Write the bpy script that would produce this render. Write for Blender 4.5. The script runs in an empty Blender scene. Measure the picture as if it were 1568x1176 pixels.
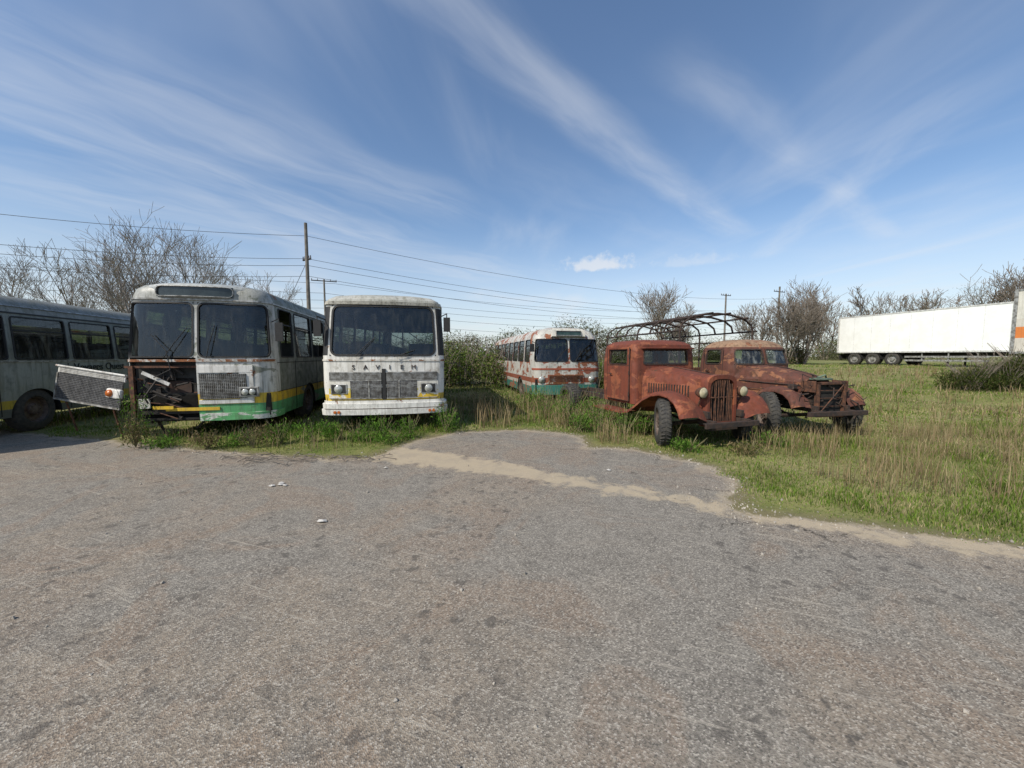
import bpy, math, random
import numpy as np
from mathutils import Vector, Matrix, Euler

random.seed(7); rng=np.random.default_rng(7)
scene=bpy.context.scene
COL=scene.collection

# ------------------------------------------------------------------ node helpers
class NT:
    def __init__(s,tree): s.t=tree; s.t.nodes.clear(); s.dim='3D'
    def n(s,typ,props=None,ins=None):
        nd=s.t.nodes.new(typ)
        for k,v in (props or {}).items(): setattr(nd,k,v)
        for k,v in (ins or {}).items():
            if isinstance(v,bpy.types.NodeSocket): s.t.links.new(v,nd.inputs[k])
            else: nd.inputs[k].default_value=v
        return nd
    def m(s,op,a,b=0.0,c=0.0,clamp=False):
        nd=s.n('ShaderNodeMath',{'operation':op,'use_clamp':clamp},{0:a,1:b,2:c}); return nd.outputs[0]
    def mix(s,f,a,b,blend='MIX'):
        fix=lambda v:(v if isinstance(v,bpy.types.NodeSocket) else (v[0],v[1],v[2],1))
        nd=s.n('ShaderNodeMix',{'data_type':'RGBA','blend_type':blend},{0:f,6:fix(a),7:fix(b)}); return nd.outputs[2]
    def noise(s,vec,scale,detail=4,rough=.55,dist=0.0):
        return s.n('ShaderNodeTexNoise',{'noise_dimensions':s.dim},{'Vector':vec,'Scale':scale,'Detail':detail,'Roughness':rough,'Distortion':dist}).outputs['Fac']
    def vor(s,vec,scale,out='Distance',rnd=1.0,feature='F1'):
        return s.n('ShaderNodeTexVoronoi',{'feature':feature,'voronoi_dimensions':s.dim},{'Vector':vec,'Scale':scale,'Randomness':rnd}).outputs[out]
    def sm(s,x,lo,hi,a=0.0,b=1.0):
        return s.n('ShaderNodeMapRange',{'interpolation_type':'SMOOTHSTEP'},{0:x,1:lo,2:hi,3:a,4:b}).outputs[0]
    def scale(s,vec,sc):
        return s.n('ShaderNodeMapping',{},{'Vector':vec,'Scale':sc}).outputs[0]
    def xyz(s,vec):
        nd=s.n('ShaderNodeSeparateXYZ',{},{0:vec}); return nd.outputs
    def ramp(s,f,stops,interp='LINEAR'):
        nd=s.n('ShaderNodeValToRGB',{},{0:f}); cr=nd.color_ramp; cr.interpolation=interp
        while len(cr.elements)<len(stops): cr.elements.new(0.5)
        for e,(p,c) in zip(cr.elements,stops): e.position=p; e.color=(c[0],c[1],c[2],1)
        return nd.outputs[0]
    def bump(s,h,strength=.3,dist=.01):
        return s.n('ShaderNodeBump',{},{'Height':h,'Strength':strength,'Distance':dist}).outputs[0]
    def attr(s,name,out='Fac'):
        return s.n('ShaderNodeAttribute',{'attribute_name':name}).outputs[out]

def new_mat(name):
    m=bpy.data.materials.new(name); m.use_nodes=True
    return m,NT(m.node_tree)

def finish(g,shader):
    g.n('ShaderNodeOutputMaterial',{},{'Surface':shader})

def paint(name,bands,rust=.5,rustcol=(.13,.05,.022),dirt=.4,dirtcol=(.10,.09,.065),rough=.45,rscale=2.2,metal=0.0,patch=None,algae=0.0,side=None):
    """bands: list of (z_upper,color) livery, in vehicle coordinates"""
    m,g=new_mat(name)
    oc=g.n('ShaderNodeTexCoord').outputs['Object']
    ox,oy,z=g.xyz(oc)[0:3]
    if len(bands)==1: col=bands[0][1]; col=g.mix(0.0,col,col)
    else:
        stops=[]; lo=0.0
        for zu,c in bands:
            stops.append((lo/4.0,c)); lo=zu
        zz=g.m('ADD',z,g.m('MULTIPLY',g.m('SUBTRACT',g.noise(oc,9,3),.5),.012))
        col=g.ramp(g.m('DIVIDE',zz,4.0),stops,'CONSTANT')
    nv=g.noise(oc,1.3,4,.6)
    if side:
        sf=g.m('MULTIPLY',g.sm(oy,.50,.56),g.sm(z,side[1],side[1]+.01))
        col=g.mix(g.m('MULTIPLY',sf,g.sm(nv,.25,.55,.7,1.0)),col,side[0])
    col=g.mix(g.sm(nv,.3,.75,0,.35),col,(.5,.49,.46),'MULTIPLY')
    if patch:
        n3=g.noise(g.scale(oc,(1,1,1.6)),patch[1],5,.62,.6)
        col=g.mix(g.sm(n3,patch[2],patch[2]+.015),col,patch[0])
    st=g.noise(g.scale(oc,(9,9,.9)),1.4,4,.65,.3)
    col=g.mix(g.sm(st,.42,.75,0,dirt),col,dirtcol)
    st2=g.noise(g.scale(oc,(30,30,1.6)),1.0,3,.6)
    col=g.mix(g.sm(st2,.56,.70,0,dirt*.8),col,(dirtcol[0]*.6,dirtcol[1]*.5,dirtcol[2]*.4))
    blot=g.noise(oc,5.5,5,.7)
    col=g.mix(g.sm(blot,.5,.72,0,dirt*.9),col,dirtcol)
    if algae>0:
        al=g.sm(g.m('ADD',z,g.m('MULTIPLY',g.noise(oc,4,4),.7)),2.6,3.3,0,1)
        col=g.mix(g.m('MULTIPLY',al,algae),col,(.09,.10,.07))
    rn=g.noise(oc,rscale,8,.72,.4)
    th=.78-.33*rust
    rf=g.sm(rn,th,th+.03)
    r2=g.noise(oc,38,2,.6)
    rc=g.mix(g.sm(r2,.3,.7),rustcol,(rustcol[0]*2.0,rustcol[1]*2.0,rustcol[2]*1.6))
    col=g.mix(rf,col,rc)
    cv=g.noise(oc,26,4,.7)
    col=g.mix(g.sm(cv,.70-.08*rust,.73-.08*rust,0,.9),col,rustcol)
    rg=g.m('ADD',g.m('MULTIPLY',g.m('MAXIMUM',rf,g.sm(blot,.4,.7)),.4),rough,clamp=True)
    b=g.bump(g.m('ADD',g.m('MULTIPLY',blot,.6),g.m('MULTIPLY',nv,3.0)),.35,.02)
    p=g.n('ShaderNodeBsdfPrincipled',{},{'Base Color':col,'Roughness':rg,'Metallic':metal,'Normal':b})
    finish(g,p.outputs[0]); return m

def plain(name,c,rough=.7,var=.4,scale=8,metal=0.0,c2=None,bump=.2):
    m,g=new_mat(name); oc=g.n('ShaderNodeTexCoord').outputs['Object']
    nz=g.noise(oc,scale,5,.65)
    d=c2 or (c[0]*(1-var),c[1]*(1-var),c[2]*(1-var))
    col=g.mix(g.sm(nz,.35,.65),c,d)
    p=g.n('ShaderNodeBsdfPrincipled',{},{'Base Color':col,'Roughness':rough,'Metallic':metal,'Normal':g.bump(nz,bump,.01)})
    finish(g,p.outputs[0]); return m

def glass(name,tint=(.35,.40,.38),dirt=.25,dcol=(.22,.22,.19)):
    m,g=new_mat(name); oc=g.n('ShaderNodeTexCoord').outputs['Object']
    tr=g.n('ShaderNodeBsdfTransparent',{},{0:(*tint,1)}).outputs[0]
    gl=g.n('ShaderNodeBsdfGlossy',{},{'Color':(.9,.95,1,1),'Roughness':.03,'Normal':g.bump(g.noise(oc,2.5,2),.05,.02)}).outputs[0]
    fr=g.n('ShaderNodeFresnel',{},{0:1.5}).outputs[0]
    f2=g.m('ADD',g.m('MULTIPLY',fr,1.0),.01,clamp=True)
    s=g.n('ShaderNodeMixShader',{},{0:f2,1:tr,2:gl}).outputs[0]
    df=g.n('ShaderNodeBsdfDiffuse',{},{0:(*dcol,1)}).outputs[0]
    st=g.noise(g.scale(oc,(5,5,1.2)),2.2,6,.65,.4)
    f=g.sm(st,.42,.8,dirt*.10,dirt*1.9)
    s=g.n('ShaderNodeMixShader',{},{0:f,1:s,2:df}).outputs[0]
    finish(g,s); return m

# ------------------------------------------------------------------ mesh builder
class MB:
    def __init__(s): s.v=[]; s.f=[]
    def add(s,vs,fs):
        o=len(s.v); s.v.extend([tuple(v) for v in vs]); s.f.extend([tuple(i+o for i in f) for f in fs])
    def box(s,x0,x1,y0,y1,z0,z1,M=None):
        vs=[(x0,y0,z0),(x1,y0,z0),(x1,y1,z0),(x0,y1,z0),(x0,y0,z1),(x1,y0,z1),(x1,y1,z1),(x0,y1,z1)]
        if M is not None: vs=[M@Vector(v) for v in vs]
        s.add(vs,[(0,3,2,1),(4,5,6,7),(0,1,5,4),(1,2,6,5),(2,3,7,6),(3,0,4,7)])
    def tube(s,p0,p1,r0,r1=None,n=6,cap=False):
        r1=r0 if r1 is None else r1
        p0=Vector(p0);p1=Vector(p1);d=(p1-p0)
        if d.length<1e-6: return
        d.normalize(); a=d.orthogonal().normalized(); b=d.cross(a)
        vs=[]
        for p,r in((p0,r0),(p1,r1)):
            for k in range(n):
                t=2*math.pi*k/n; vs.append(p+(a*math.cos(t)+b*math.sin(t))*r)
        fs=[(k,(k+1)%n,n+(k+1)%n,n+k) for k in range(n)]
        if cap: fs+= [tuple(range(n-1,-1,-1)),tuple(range(n,2*n))]
        s.add(vs,fs)
    def poly(s,pts,r,n=6):
        for a,b in zip(pts[:-1],pts[1:]): s.tube(a,b,r,r,n)
    def grid(s,rows,closed=False):
        nr=len(rows);nc=len(rows[0]); fs=[]
        for j in range(nr-1):
            for i in range(nc if closed else nc-1):
                i2=(i+1)%nc
                fs.append((j*nc+i,j*nc+i2,(j+1)*nc+i2,(j+1)*nc+i))
        s.add([p for r in rows for p in r],fs)
    def revolve(s,c,axis,prof,n=24):
        """prof: (radius, along axis)"""
        c=Vector(c);ax=Vector(axis).normalized();a=ax.orthogonal().normalized();b=ax.cross(a)
        rows=[[c+ax*h+(a*math.cos(2*math.pi*k/n)+b*math.sin(2*math.pi*k/n))*r for k in range(n)] for r,h in prof]
        s.grid(rows,True)
    def out(s,name,mat,parent=None,smooth=False,bevel=0.0,auto=None):
        me=bpy.data.meshes.new(name); me.from_pydata([tuple(v) for v in s.v],[],s.f); me.update()
        ob=bpy.data.objects.new(name,me); COL.objects.link(ob)
        me.materials.append(mat)
        if smooth:
            me.polygons.foreach_set('use_smooth',[True]*len(me.polygons))
            if auto:
                me.update()
                try: me.set_sharp_from_angle(angle=math.radians(auto))
                except Exception: pass
        if bevel>0:
            b=ob.modifiers.new('bev','BEVEL'); b.width=bevel; b.segments=2; b.limit_method='ANGLE'
        if parent: ob.parent=parent
        return ob

def empty(name,loc,phi=0):
    e=bpy.data.objects.new(name,None); COL.objects.link(e); e.location=loc; e.rotation_euler=(0,0,math.radians(phi)); e.empty_display_size=.3
    return e

def text_mesh(body,size,mat,name,parent,loc,rot,ext=.006,spacing=1.0):
    cu=bpy.data.curves.new(name,'FONT'); cu.body=body; cu.size=size; cu.extrude=ext; cu.align_x='CENTER'; cu.space_character=spacing
    t=bpy.data.objects.new(name+'_tmp',cu); COL.objects.link(t)
    bpy.context.view_layer.update()
    dg=bpy.context.evaluated_depsgraph_get()
    me=bpy.data.meshes.new_from_object(t.evaluated_get(dg))
    bpy.data.objects.remove(t)
    me.transform(Matrix.Translation(loc)@Euler(rot).to_matrix().to_4x4())
    ob=bpy.data.objects.new(name,me); COL.objects.link(ob); me.materials.clear(); me.materials.append(mat); ob.parent=parent
    return ob

# ------------------------------------------------------------------ terrain functions
def sst(x): x=np.clip(x,0,1); return x*x*(3-2*x)
def hfun(x,y):
    x=np.asarray(x,float);y=np.asarray(y,float)
    q=sst((.55*(x-7)+.45*(y-9))/13)*sst((x-5.5)/7)
    return .9*q + .035*np.sin(x*.9+1)*np.sin(y*.7)*sst((y-9)/6) + .05*np.sin(x*1.7+y*.6)*np.sin(y*1.1+2)*sst((x-8)/4)

EDGE=[(-60,14),(-14,8.9),(-10.98,8.02),(-8.95,7.45),(-6.96,6.85),(-5.44,6.42),(-4.06,6.03),(-3.13,5.87),(-2.3,5.83),(-2.11,6.2),(-1.83,7.1),(-1.18,7.9),(.3,8.15),(.91,7.9),(1.37,7.5),(1.33,6.57),(2.1,6.45),(2.5,6.0),(2.89,5.38),(2.86,4.75),(2.62,4.3),(2.28,3.82),(3.21,3.5),(4.3,3.08),(8,1.9),(25,-3),(25,-40),(-60,-40)]
SAND=[(-2.3,6.3),(-1.05,5.73),(-.32,5.4),(.73,4.80),(1.3,4.44),(1.89,4.17),(2.35,3.8),(3.2,3.35),(4.3,2.95),(8,1.8)]
def segdist(x,y,pts,closed):
    d=np.full(x.shape,1e9); n=len(pts)
    for k in range(n if closed else n-1):
        ax,ay=pts[k];bx,by=pts[(k+1)%n]
        vx,vy=bx-ax,by-ay; L=vx*vx+vy*vy
        t=np.clip(((x-ax)*vx+(y-ay)*vy)/L,0,1)
        d=np.minimum(d,np.hypot(x-ax-t*vx,y-ay-t*vy))
    return d
def sdf(x,y):
    """>0 on grass, <0 on asphalt"""
    x=np.asarray(x,float);y=np.asarray(y,float)
    ins=np.zeros(x.shape,bool); n=len(EDGE)
    for k in range(n):
        ax,ay=EDGE[k];bx,by=EDGE[(k+1)%n]
        c=((ay>y)!=(by>y))
        with np.errstate(divide='ignore',invalid='ignore'):
            xi=(bx-ax)*(y-ay)/((by-ay) if by!=ay else 1e-9)+ax
        ins^=(c&(x<xi))
    d=segdist(x,y,EDGE,True)
    return np.where(ins,-d,d)

# ------------------------------------------------------------------ ground
def axis(lo,hi,step,far,g=1.18):
    a=list(np.arange(lo,hi+1e-6,step)); s=step
    while a[-1]<far: s*=g; a.append(a[-1]+s)
    s=step
    while a[0]>-far: s*=g; a.insert(0,a[0]-s)
    return np.array(a)
xs=axis(-12,9,.1,900); ys=axis(.5,10,.1,1200)
X,Y=np.meshgrid(xs,ys)
Z=hfun(X,Y)
nx,ny=len(xs),len(ys)
me=bpy.data.meshes.new('ground')
idx=np.arange(nx*ny).reshape(ny,nx)
q=np.stack([idx[:-1,:-1],idx[:-1,1:],idx[1:,1:],idx[1:,:-1]],-1).reshape(-1,4)
me.vertices.add(nx*ny); me.vertices.foreach_set('co',np.stack([X,Y,Z],-1).reshape(-1))
me.loops.add(q.size); me.loops.foreach_set('vertex_index',q.reshape(-1).astype(np.int32))
me.polygons.add(len(q)); me.polygons.foreach_set('loop_start',(np.arange(len(q))*4).astype(np.int32))
me.update(calc_edges=True)
a=me.attributes.new('sd','FLOAT','POINT'); a.data.foreach_set('value',sdf(X,Y).reshape(-1).astype(np.float32))
sw=segdist(X,Y,SAND,False)-.34*np.clip(1-(X+2.4)/3.6,0,1)*(X>-3.2)-.06
a=me.attributes.new('sand','FLOAT','POINT'); a.data.foreach_set('value',sw.reshape(-1).astype(np.float32))
ground=bpy.data.objects.new('ground',me); COL.objects.link(ground)
m,g=new_mat('ground_mat'); g.dim='2D'
oc=g.n('ShaderNodeTexCoord').outputs['Object']
sd=g.attr('sd'); sa=g.attr('sand')
w1=g.m('SUBTRACT',g.noise(oc,2.2,5,.7),.5)
gmask=g.sm(g.m('ADD',sd,g.m('MULTIPLY',w1,.5)),-.04,.05)
big=g.noise(oc,.5,4,.6,.5); mid=g.noise(oc,2.6,5,.65,.4); fine=g.noise(oc,110,3,.7)
asph=g.mix(g.sm(big,.38,.62),(.225,.205,.172),(.255,.212,.162))
asph=g.mix(g.sm(mid,.42,.66,0,.5),asph,(.155,.140,.118))
asph=g.mix(g.sm(g.noise(oc,.9,4,.7,1.0),.48,.64,0,.6),asph,(.245,.182,.130))
asph=g.mix(g.sm(g.noise(oc,14,4,.65),.45,.68,0,.45),asph,(.125,.112,.096))
asph=g.mix(g.sm(g.noise(oc,33,3,.65),.5,.7,0,.35),asph,(.32,.29,.235))
chips=g.n('ShaderNodeTexVoronoi',{'voronoi_dimensions':'2D'},{'Vector':oc,'Scale':135.0})
chv=g.xyz(chips.outputs['Color'])[0]
asph=g.mix(g.sm(chv,.72,1.0,0,.6),asph,(.50,.46,.39))
asph=g.mix(g.sm(chv,.40,0.0,0,.65),asph,(.062,.056,.049))
asph=g.mix(g.sm(fine,.52,.74,0,.3),asph,(.40,.36,.30))
wv=g.n('ShaderNodeVectorMath',{'operation':'ADD'},{0:oc,1:g.n('ShaderNodeVectorMath',{'operation':'SCALE'},{0:g.n('ShaderNodeTexNoise',{'noise_dimensions':'2D'},{'Vector':oc,'Scale':15.0,'Detail':4.0}).outputs['Color'],'Scale':.16}).outputs[0]}).outputs[0]
def spots(scale,lo,rmax,amt,mask=None):
    v1=g.n('ShaderNodeTexVoronoi',{'voronoi_dimensions':'2D'},{'Vector':wv,'Scale':scale,'Randomness':1.0})
    rad=g.m('MULTIPLY',g.sm(g.xyz(v1.outputs['Color'])[1],lo,1.0),rmax)
    f=g.sm(g.m('SUBTRACT',rad,v1.outputs['Distance']),-.08,.08,0,amt)
    return g.m('MULTIPLY',f,mask) if mask else f
near=g.sm(g.noise(oc,.6,3),.40,.58,.12,1.0)
asph=g.mix(spots(5.6,.15,.22,.62,near),asph,(.075,.068,.06))
asph=g.mix(spots(12.0,.45,.25,.5,near),asph,(.08,.072,.063))
ck=g.n('ShaderNodeTexVoronoi',{'feature':'DISTANCE_TO_EDGE','voronoi_dimensions':'2D'},{'Vector':wv,'Scale':.8}).outputs['Distance']
ckm=g.m('MULTIPLY',g.sm(ck,.012,.002,0,.85),g.sm(sd,-1.0,-.1))
asph=g.mix(ckm,asph,(.03,.026,.02))
scn=g.noise(g.scale(g.n('ShaderNodeMapping',{},{'Vector':oc,'Rotation':(0,0,.35)}).outputs[0],(.7,14,1)),2.0,3,.6)
asph=g.mix(g.sm(scn,.65,.72,0,.4),asph,(.42,.38,.31))
snz=g.noise(oc,3.2,6,.72,.3)
sf=g.sm(g.m('ADD',sa,g.m('MULTIPLY',g.m('SUBTRACT',snz,.5),.75)),.16,-.02,0,.85)
verge=g.sm(g.m('ADD',sd,g.m('MULTIPLY',w1,.7)),-.22,-.02,0,.5)
sandc=g.mix(fine,(.52,.43,.30),(.34,.28,.195))
sandc=g.mix(g.sm(snz,.45,.65,0,.4),sandc,(.30,.26,.20))
asph=g.mix(g.m('MAXIMUM',sf,verge),asph,sandc)
gn=g.noise(oc,1.1,5,.7); gn2=g.noise(oc,14,4,.7); gl=g.noise(oc,.18,4,.6)
gc=g.mix(g.sm(gn,.35,.65),(.11,.145,.03),(.20,.20,.065))
gc=g.mix(g.sm(gl,.42,.60,0,.6),gc,(.29,.26,.12))
gc=g.mix(g.sm(gn2,.45,.7,0,.6),gc,(.08,.085,.028))
gc=g.mix(g.sm(sd,.35,.0,0,.7),gc,(.17,.135,.085))
col=g.mix(gmask,asph,gc)
hb=g.m('ADD',g.m('MULTIPLY',fine,.6),g.m('MULTIPLY',chips.outputs['Distance'],.7))
hb=g.m('ADD',hb,g.m('MULTIPLY',mid,1.2))
p=g.n('ShaderNodeBsdfPrincipled',{},{'Base Color':col,'Roughness':.9,'Specular IOR Level':.2,'Normal':g.bump(hb,.5,.010)})
finish(g,p.outputs[0]); me.materials.append(m)

# ------------------------------------------------------------------ foliage helpers
def leaf_mat(name,trans=.35):
    m,g=new_mat(name)
    c=g.attr('Col','Color')
    d=g.n('ShaderNodeBsdfDiffuse',{},{0:c}).outputs[0]
    t=g.n('ShaderNodeBsdfTranslucent',{},{0:c}).outputs[0]
    s=g.n('ShaderNodeMixShader',{},{0:trans,1:d,2:t}).outputs[0]
    finish(g,s); return m
LEAF=leaf_mat('leaf_mat'); 
TWIGM=leaf_mat('twig_mass_mat',.1)

def np_mesh(name,co,faces_sizes,loops,cols,mat,parent=None):
    me=bpy.data.meshes.new(name)
    me.vertices.add(len(co)); me.vertices.foreach_set('co',co.astype(np.float32).reshape(-1))
    me.loops.add(len(loops)); me.loops.foreach_set('vertex_index',loops.astype(np.int32))
    me.polygons.add(len(faces_sizes))
    st=np.concatenate([[0],np.cumsum(faces_sizes)[:-1]]).astype(np.int32)
    me.polygons.foreach_set('loop_start',st)
    me.update(calc_edges=True)
    ca=me.color_attributes.new('Col','FLOAT_COLOR','POINT')
    c4=np.ones((len(co),4),np.float32); c4[:,:3]=cols
    ca.data.foreach_set('color',c4.reshape(-1))
    me.materials.append(mat)
    ob=bpy.data.objects.new(name,me); COL.objects.link(ob)
    if parent: ob.parent=parent
    return ob

def pal(n,cols,w):
    cols=np.array(cols); k=rng.choice(len(cols),n,p=np.array(w)/sum(w))
    c=cols[k]*rng.uniform(.7,1.3,(n,1)); return c

def blades(name,x,y,h,w,col,lean=.6,z0=None):
    n=len(x); z=(hfun(x,y) if z0 is None else z0)-.01
    a=rng.uniform(0,2*np.pi,n); dx,dy=np.cos(a),np.sin(a)
    b=rng.uniform(0,2*np.pi,n); l=rng.uniform(.1,1,n)*lean*h; lx,ly=np.cos(b)*l,np.sin(b)*l
    co=np.zeros((n,5,3))
    co[:,0]=np.stack([x-dx*w/2,y-dy*w/2,z],-1); co[:,1]=np.stack([x+dx*w/2,y+dy*w/2,z],-1)
    mx,my=x+lx*.35,y+ly*.35
    co[:,2]=np.stack([mx-dx*w*.4,my-dy*w*.4,z+h*.55],-1); co[:,3]=np.stack([mx+dx*w*.4,my+dy*w*.4,z+h*.55],-1)
    co[:,4]=np.stack([x+lx,y+ly,z+h*(1-.3*l/np.maximum(h,1e-3))],-1)
    o=(np.arange(n)*5)[:,None]
    loops=(o+np.array([0,1,3,2,2,3,4])[None]).reshape(-1)
    sizes=np.tile([4,3],n)
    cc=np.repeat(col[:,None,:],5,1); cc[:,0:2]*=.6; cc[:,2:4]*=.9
    return np_mesh(name,co.reshape(-1,3),sizes,loops,cc.reshape(-1,3),LEAF)

def nz2(x,y,s,o=0):
    return .5+.25*(np.sin(x*s+1.3+o)*np.cos(y*s*1.27+o*2.1)+np.sin((x+y)*s*.73+o*3+2)*np.cos((x-y)*s*.51+.7+o))+.12*np.sin(x*s*3.1+o)*np.sin(y*s*2.7+1)

# ---- grass
GREEN=[(.15,.25,.035),(.21,.31,.055),(.09,.155,.025),(.46,.39,.21),(.29,.29,.09)]
PX,PY,PH,PW,PC=[],[],[],[],[]
def zone(x0,x1,y0,y1,dens,hmin,hmax,wd,wts,edge=.0,straw=0.0,occ=None):
    n=int((x1-x0)*(y1-y0)*dens)
    x=rng.uniform(x0,x1,n); y=rng.uniform(y0,y1,n)
    s=sdf(x,y)
    pt=nz2(x,y,2.1)+.35*(nz2(x,y,7,1)-.5)+.25*(nz2(x,y,16,2)-.5)
    keep=(s>edge+.22*(nz2(x,y,5,3)-.55)+.14*(nz2(x,y,13,1)-.5))&(rng.uniform(0,1,n)<.2+1.0*pt)
    keep&=(np.abs(x)<y*1.5+2)
    x,y,s,pt=x[keep],y[keep],s[keep],pt[keep]; n=len(x)
    tall=np.clip((nz2(x,y,1.3,6)-.35)*2,0.15,1)
    h=(hmin+(hmax-hmin)*np.clip(pt,0,1)*tall*rng.uniform(.3,1.3,n))*np.clip(.35+s*1.2,.35,1)
    w=wd*rng.uniform(.6,1.3,n)
    c=pal(n,GREEN,wts)
    big=nz2(x,y,.9,5)
    sm=(rng.uniform(0,1,n)<np.clip((big-.45)*2*straw+straw*.3,0,1))
    c[sm]=np.array([.47,.39,.22])*rng.uniform(.6,1.2,(sm.sum(),1))
    c*= (.68+.55*nz2(x,y,4.3,9))[:,None]
    PX.append(x);PY.append(y);PH.append(h);PW.append(w);PC.append(c)
zone(2,9,2.4,5.2,2600,.03,.18,.007,[6,5,3,1.5,2.5],straw=.4)
zone(1.2,12,5.2,9,1400,.03,.22,.009,[6,5,3,2,3],straw=.5)
zone(-13,-1.2,5.7,8.5,1500,.03,.22,.009,[4,3,4,1.2,1.5],straw=.15)
zone(-4,4,7.8,14,700,.05,.34,.013,[4,4,4,1.5,2],straw=.35)
zone(-13,-4,8.5,14,100,.10,.35,.02,[3,3,4,2,3],straw=.4)
zone(4,13,9,14,420,.04,.15,.016,[4,4,2,2.5,3.5],straw=.65)
zone(-5,14,14,22,120,.06,.24,.03,[4,4,4,2,3],straw=.5)
zone(7,20,6,14,260,.04,.14,.018,[4,4,2,2.5,3.5],straw=.7)
zone(12,40,12,36,55,.05,.18,.04,[5,5,2,2,3],straw=.6)
x=np.concatenate(PX);y=np.concatenate(PY)
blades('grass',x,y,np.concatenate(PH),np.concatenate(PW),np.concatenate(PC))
def stalks(name,x0,x1,y0,y1,n,hmin,hmax,w=.006,th=.62):
    x=rng.uniform(x0,x1,n);y=rng.uniform(y0,y1,n)
    cl=nz2(x,y,3.1,8)+.2*nz2(x,y,9,2); k=(sdf(x,y)>.25)&(cl>th)
    x,y=x[k],y[k]; n=len(x)
    return x,y,rng.uniform(hmin,hmax,n),np.full(n,w),pal(n,[(.42,.33,.19),(.30,.22,.12),(.2,.2,.07)],[3,2,1])
S=[stalks('',4,12,3.9,8,9500,.2,.52,.006,.55),stalks('',1,3.0,6.5,9,1500,.3,.6,.008),stalks('',-3,3,8.3,13,4000,.3,.8,.011),stalks('',-7.5,-1,6.2,7.4,900,.2,.45,.008),stalks('',7,22,8,20,6500,.2,.42,.018)]
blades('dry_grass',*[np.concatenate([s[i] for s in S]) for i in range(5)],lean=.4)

def leaves(name,blobs,mat=LEAF,cols=None,wts=None,parent=None,elong=1.0,up=0.0):
    """blobs: (cx,cy,cz,rx,ry,rz,n,size)"""
    cos=[];cc=[]
    for bl in blobs:
        cx,cy,cz,rx,ry,rz,n,sz=bl[:8]
        d=rng.normal(size=(n,3)); d/=np.linalg.norm(d,axis=1)[:,None]
        r=rng.uniform(.25,1,n)**.6
        lump=1+.28*np.sin(d[:,0]*5+cx*3)*np.cos(d[:,1]*4+cy)+.2*np.sin(d[:,2]*7+cx)+rng.normal(0,.12,n)
        p=np.array([cx,cy,cz])+d*(r*lump)[:,None]*np.array([rx,ry,rz])
        u=rng.normal(size=(n,3)); u[:,2]+=up*np.sign(u[:,2]+1e-6); u/=np.linalg.norm(u,axis=1)[:,None]
        t=rng.normal(size=(n,3)); v=np.cross(u,t); v/=np.linalg.norm(v,axis=1)[:,None]
        s=sz*rng.uniform(.5,1.3,n)[:,None]
        u=u*s; v=v*s/elong*.6
        cos.append(np.stack([p-u,p-v*.8,p+u,p+v],1))
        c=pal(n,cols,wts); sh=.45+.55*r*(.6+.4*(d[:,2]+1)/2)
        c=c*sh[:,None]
        cc.append(np.repeat(c[:,None,:],4,1))
    co=np.concatenate(cos); n=len(co)
    return np_mesh(name,co.reshape(-1,3),np.full(n,4),np.arange(n*4),np.concatenate(cc).reshape(-1,3),mat,parent)

# ---- trees
bark=plain('bark',(.32,.28,.245),.9,.4,6)
bark2=plain('bark_dark',(.21,.175,.14),.9,.4,6)
def grow(mb,rnd,p,d,L,r,depth,maxd,kids,rmin):
    segs=4 if depth==0 else (3 if depth<3 else 2)
    pts=[p.copy()];rs=[r]
    dd=d.copy()
    for k in range(segs):
        dd=(dd+Vector((rnd.uniform(-1,1),rnd.uniform(-1,1),rnd.uniform(-.3,.8)))*(.10+.06*depth)).normalized()
        p=p+dd*(L/segs); pts.append(p.copy()); rs.append(max(rmin,r*(1-.7*(k+1)/segs)))
    for k in range(segs): mb.tube(pts[k],pts[k+1],rs[k],rs[k+1],5 if depth<2 else 3)
    if depth>=maxd: return
    for c in range(kids[depth]):
        t=rnd.uniform(.2 if depth else .28,1.0); k=min(int(t*segs),segs-1); f=t*segs-k
        q=pts[k].lerp(pts[k+1],f); 
        a=rnd.uniform(0,6.28); base=(pts[k+1]-pts[k]).normalized(); o=base.orthogonal().normalized(); o2=base.cross(o)
        side=o*math.cos(a)+o2*math.sin(a)
        nd=(base*rnd.uniform(.65,1.1)+side*rnd.uniform(.5,.9)+Vector((0,0,.25))).normalized()
        grow(mb,rnd,q,nd,L*rnd.uniform(.42,.64)*(1.2-.55*t if depth==0 else 1),max(rmin,rs[k]*.5),depth+1,maxd,kids,rmin)
def tree(name,x,y,h,seed,stems=1,kids=(12,7,5,4),rmin=.009,mat=bark,r0=None,spread=.1):
    rnd=random.Random(seed); e=empty(name,(x,y,float(hfun(x,y))-.1)); mb=MB()
    for s in range(stems):
        a=rnd.uniform(0,6.28); sp=spread if stems==1 else rnd.uniform(.1,.38)
        d=Vector((math.cos(a)*sp,math.sin(a)*sp,1)).normalized()
        grow(mb,rnd,Vector((math.cos(a)*.2*(stems>1),math.sin(a)*.2*(stems>1),0)),d,h*rnd.uniform(.62,.76)*(1 if s==0 else rnd.uniform(.7,1)),r0 or h*.014,0,3,kids,rmin)
    mb.out('trunk_and_branches',mat,e,True)
    return e
tree('bare_tree',-20.6,22,10.4,3,stems=2,r0=.11,kids=(13,7,5,4))
tree('bare_tree',-23.0,23,9.6,4,stems=2,r0=.11)
tree('bare_tree',-27.0,24,8.8,14,stems=2,r0=.10)
tree('bare_tree',-31.5,26,9.0,24,stems=2,r0=.11)
tree('bare_tree',-22.6,30,10.4,5,stems=2,r0=.09,rmin=.011,kids=(11,6,4,4))
tree('bare_tree',-21.6,35,9.2,6,stems=2,r0=.08,rmin=.012,kids=(9,5,4,3))
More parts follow.
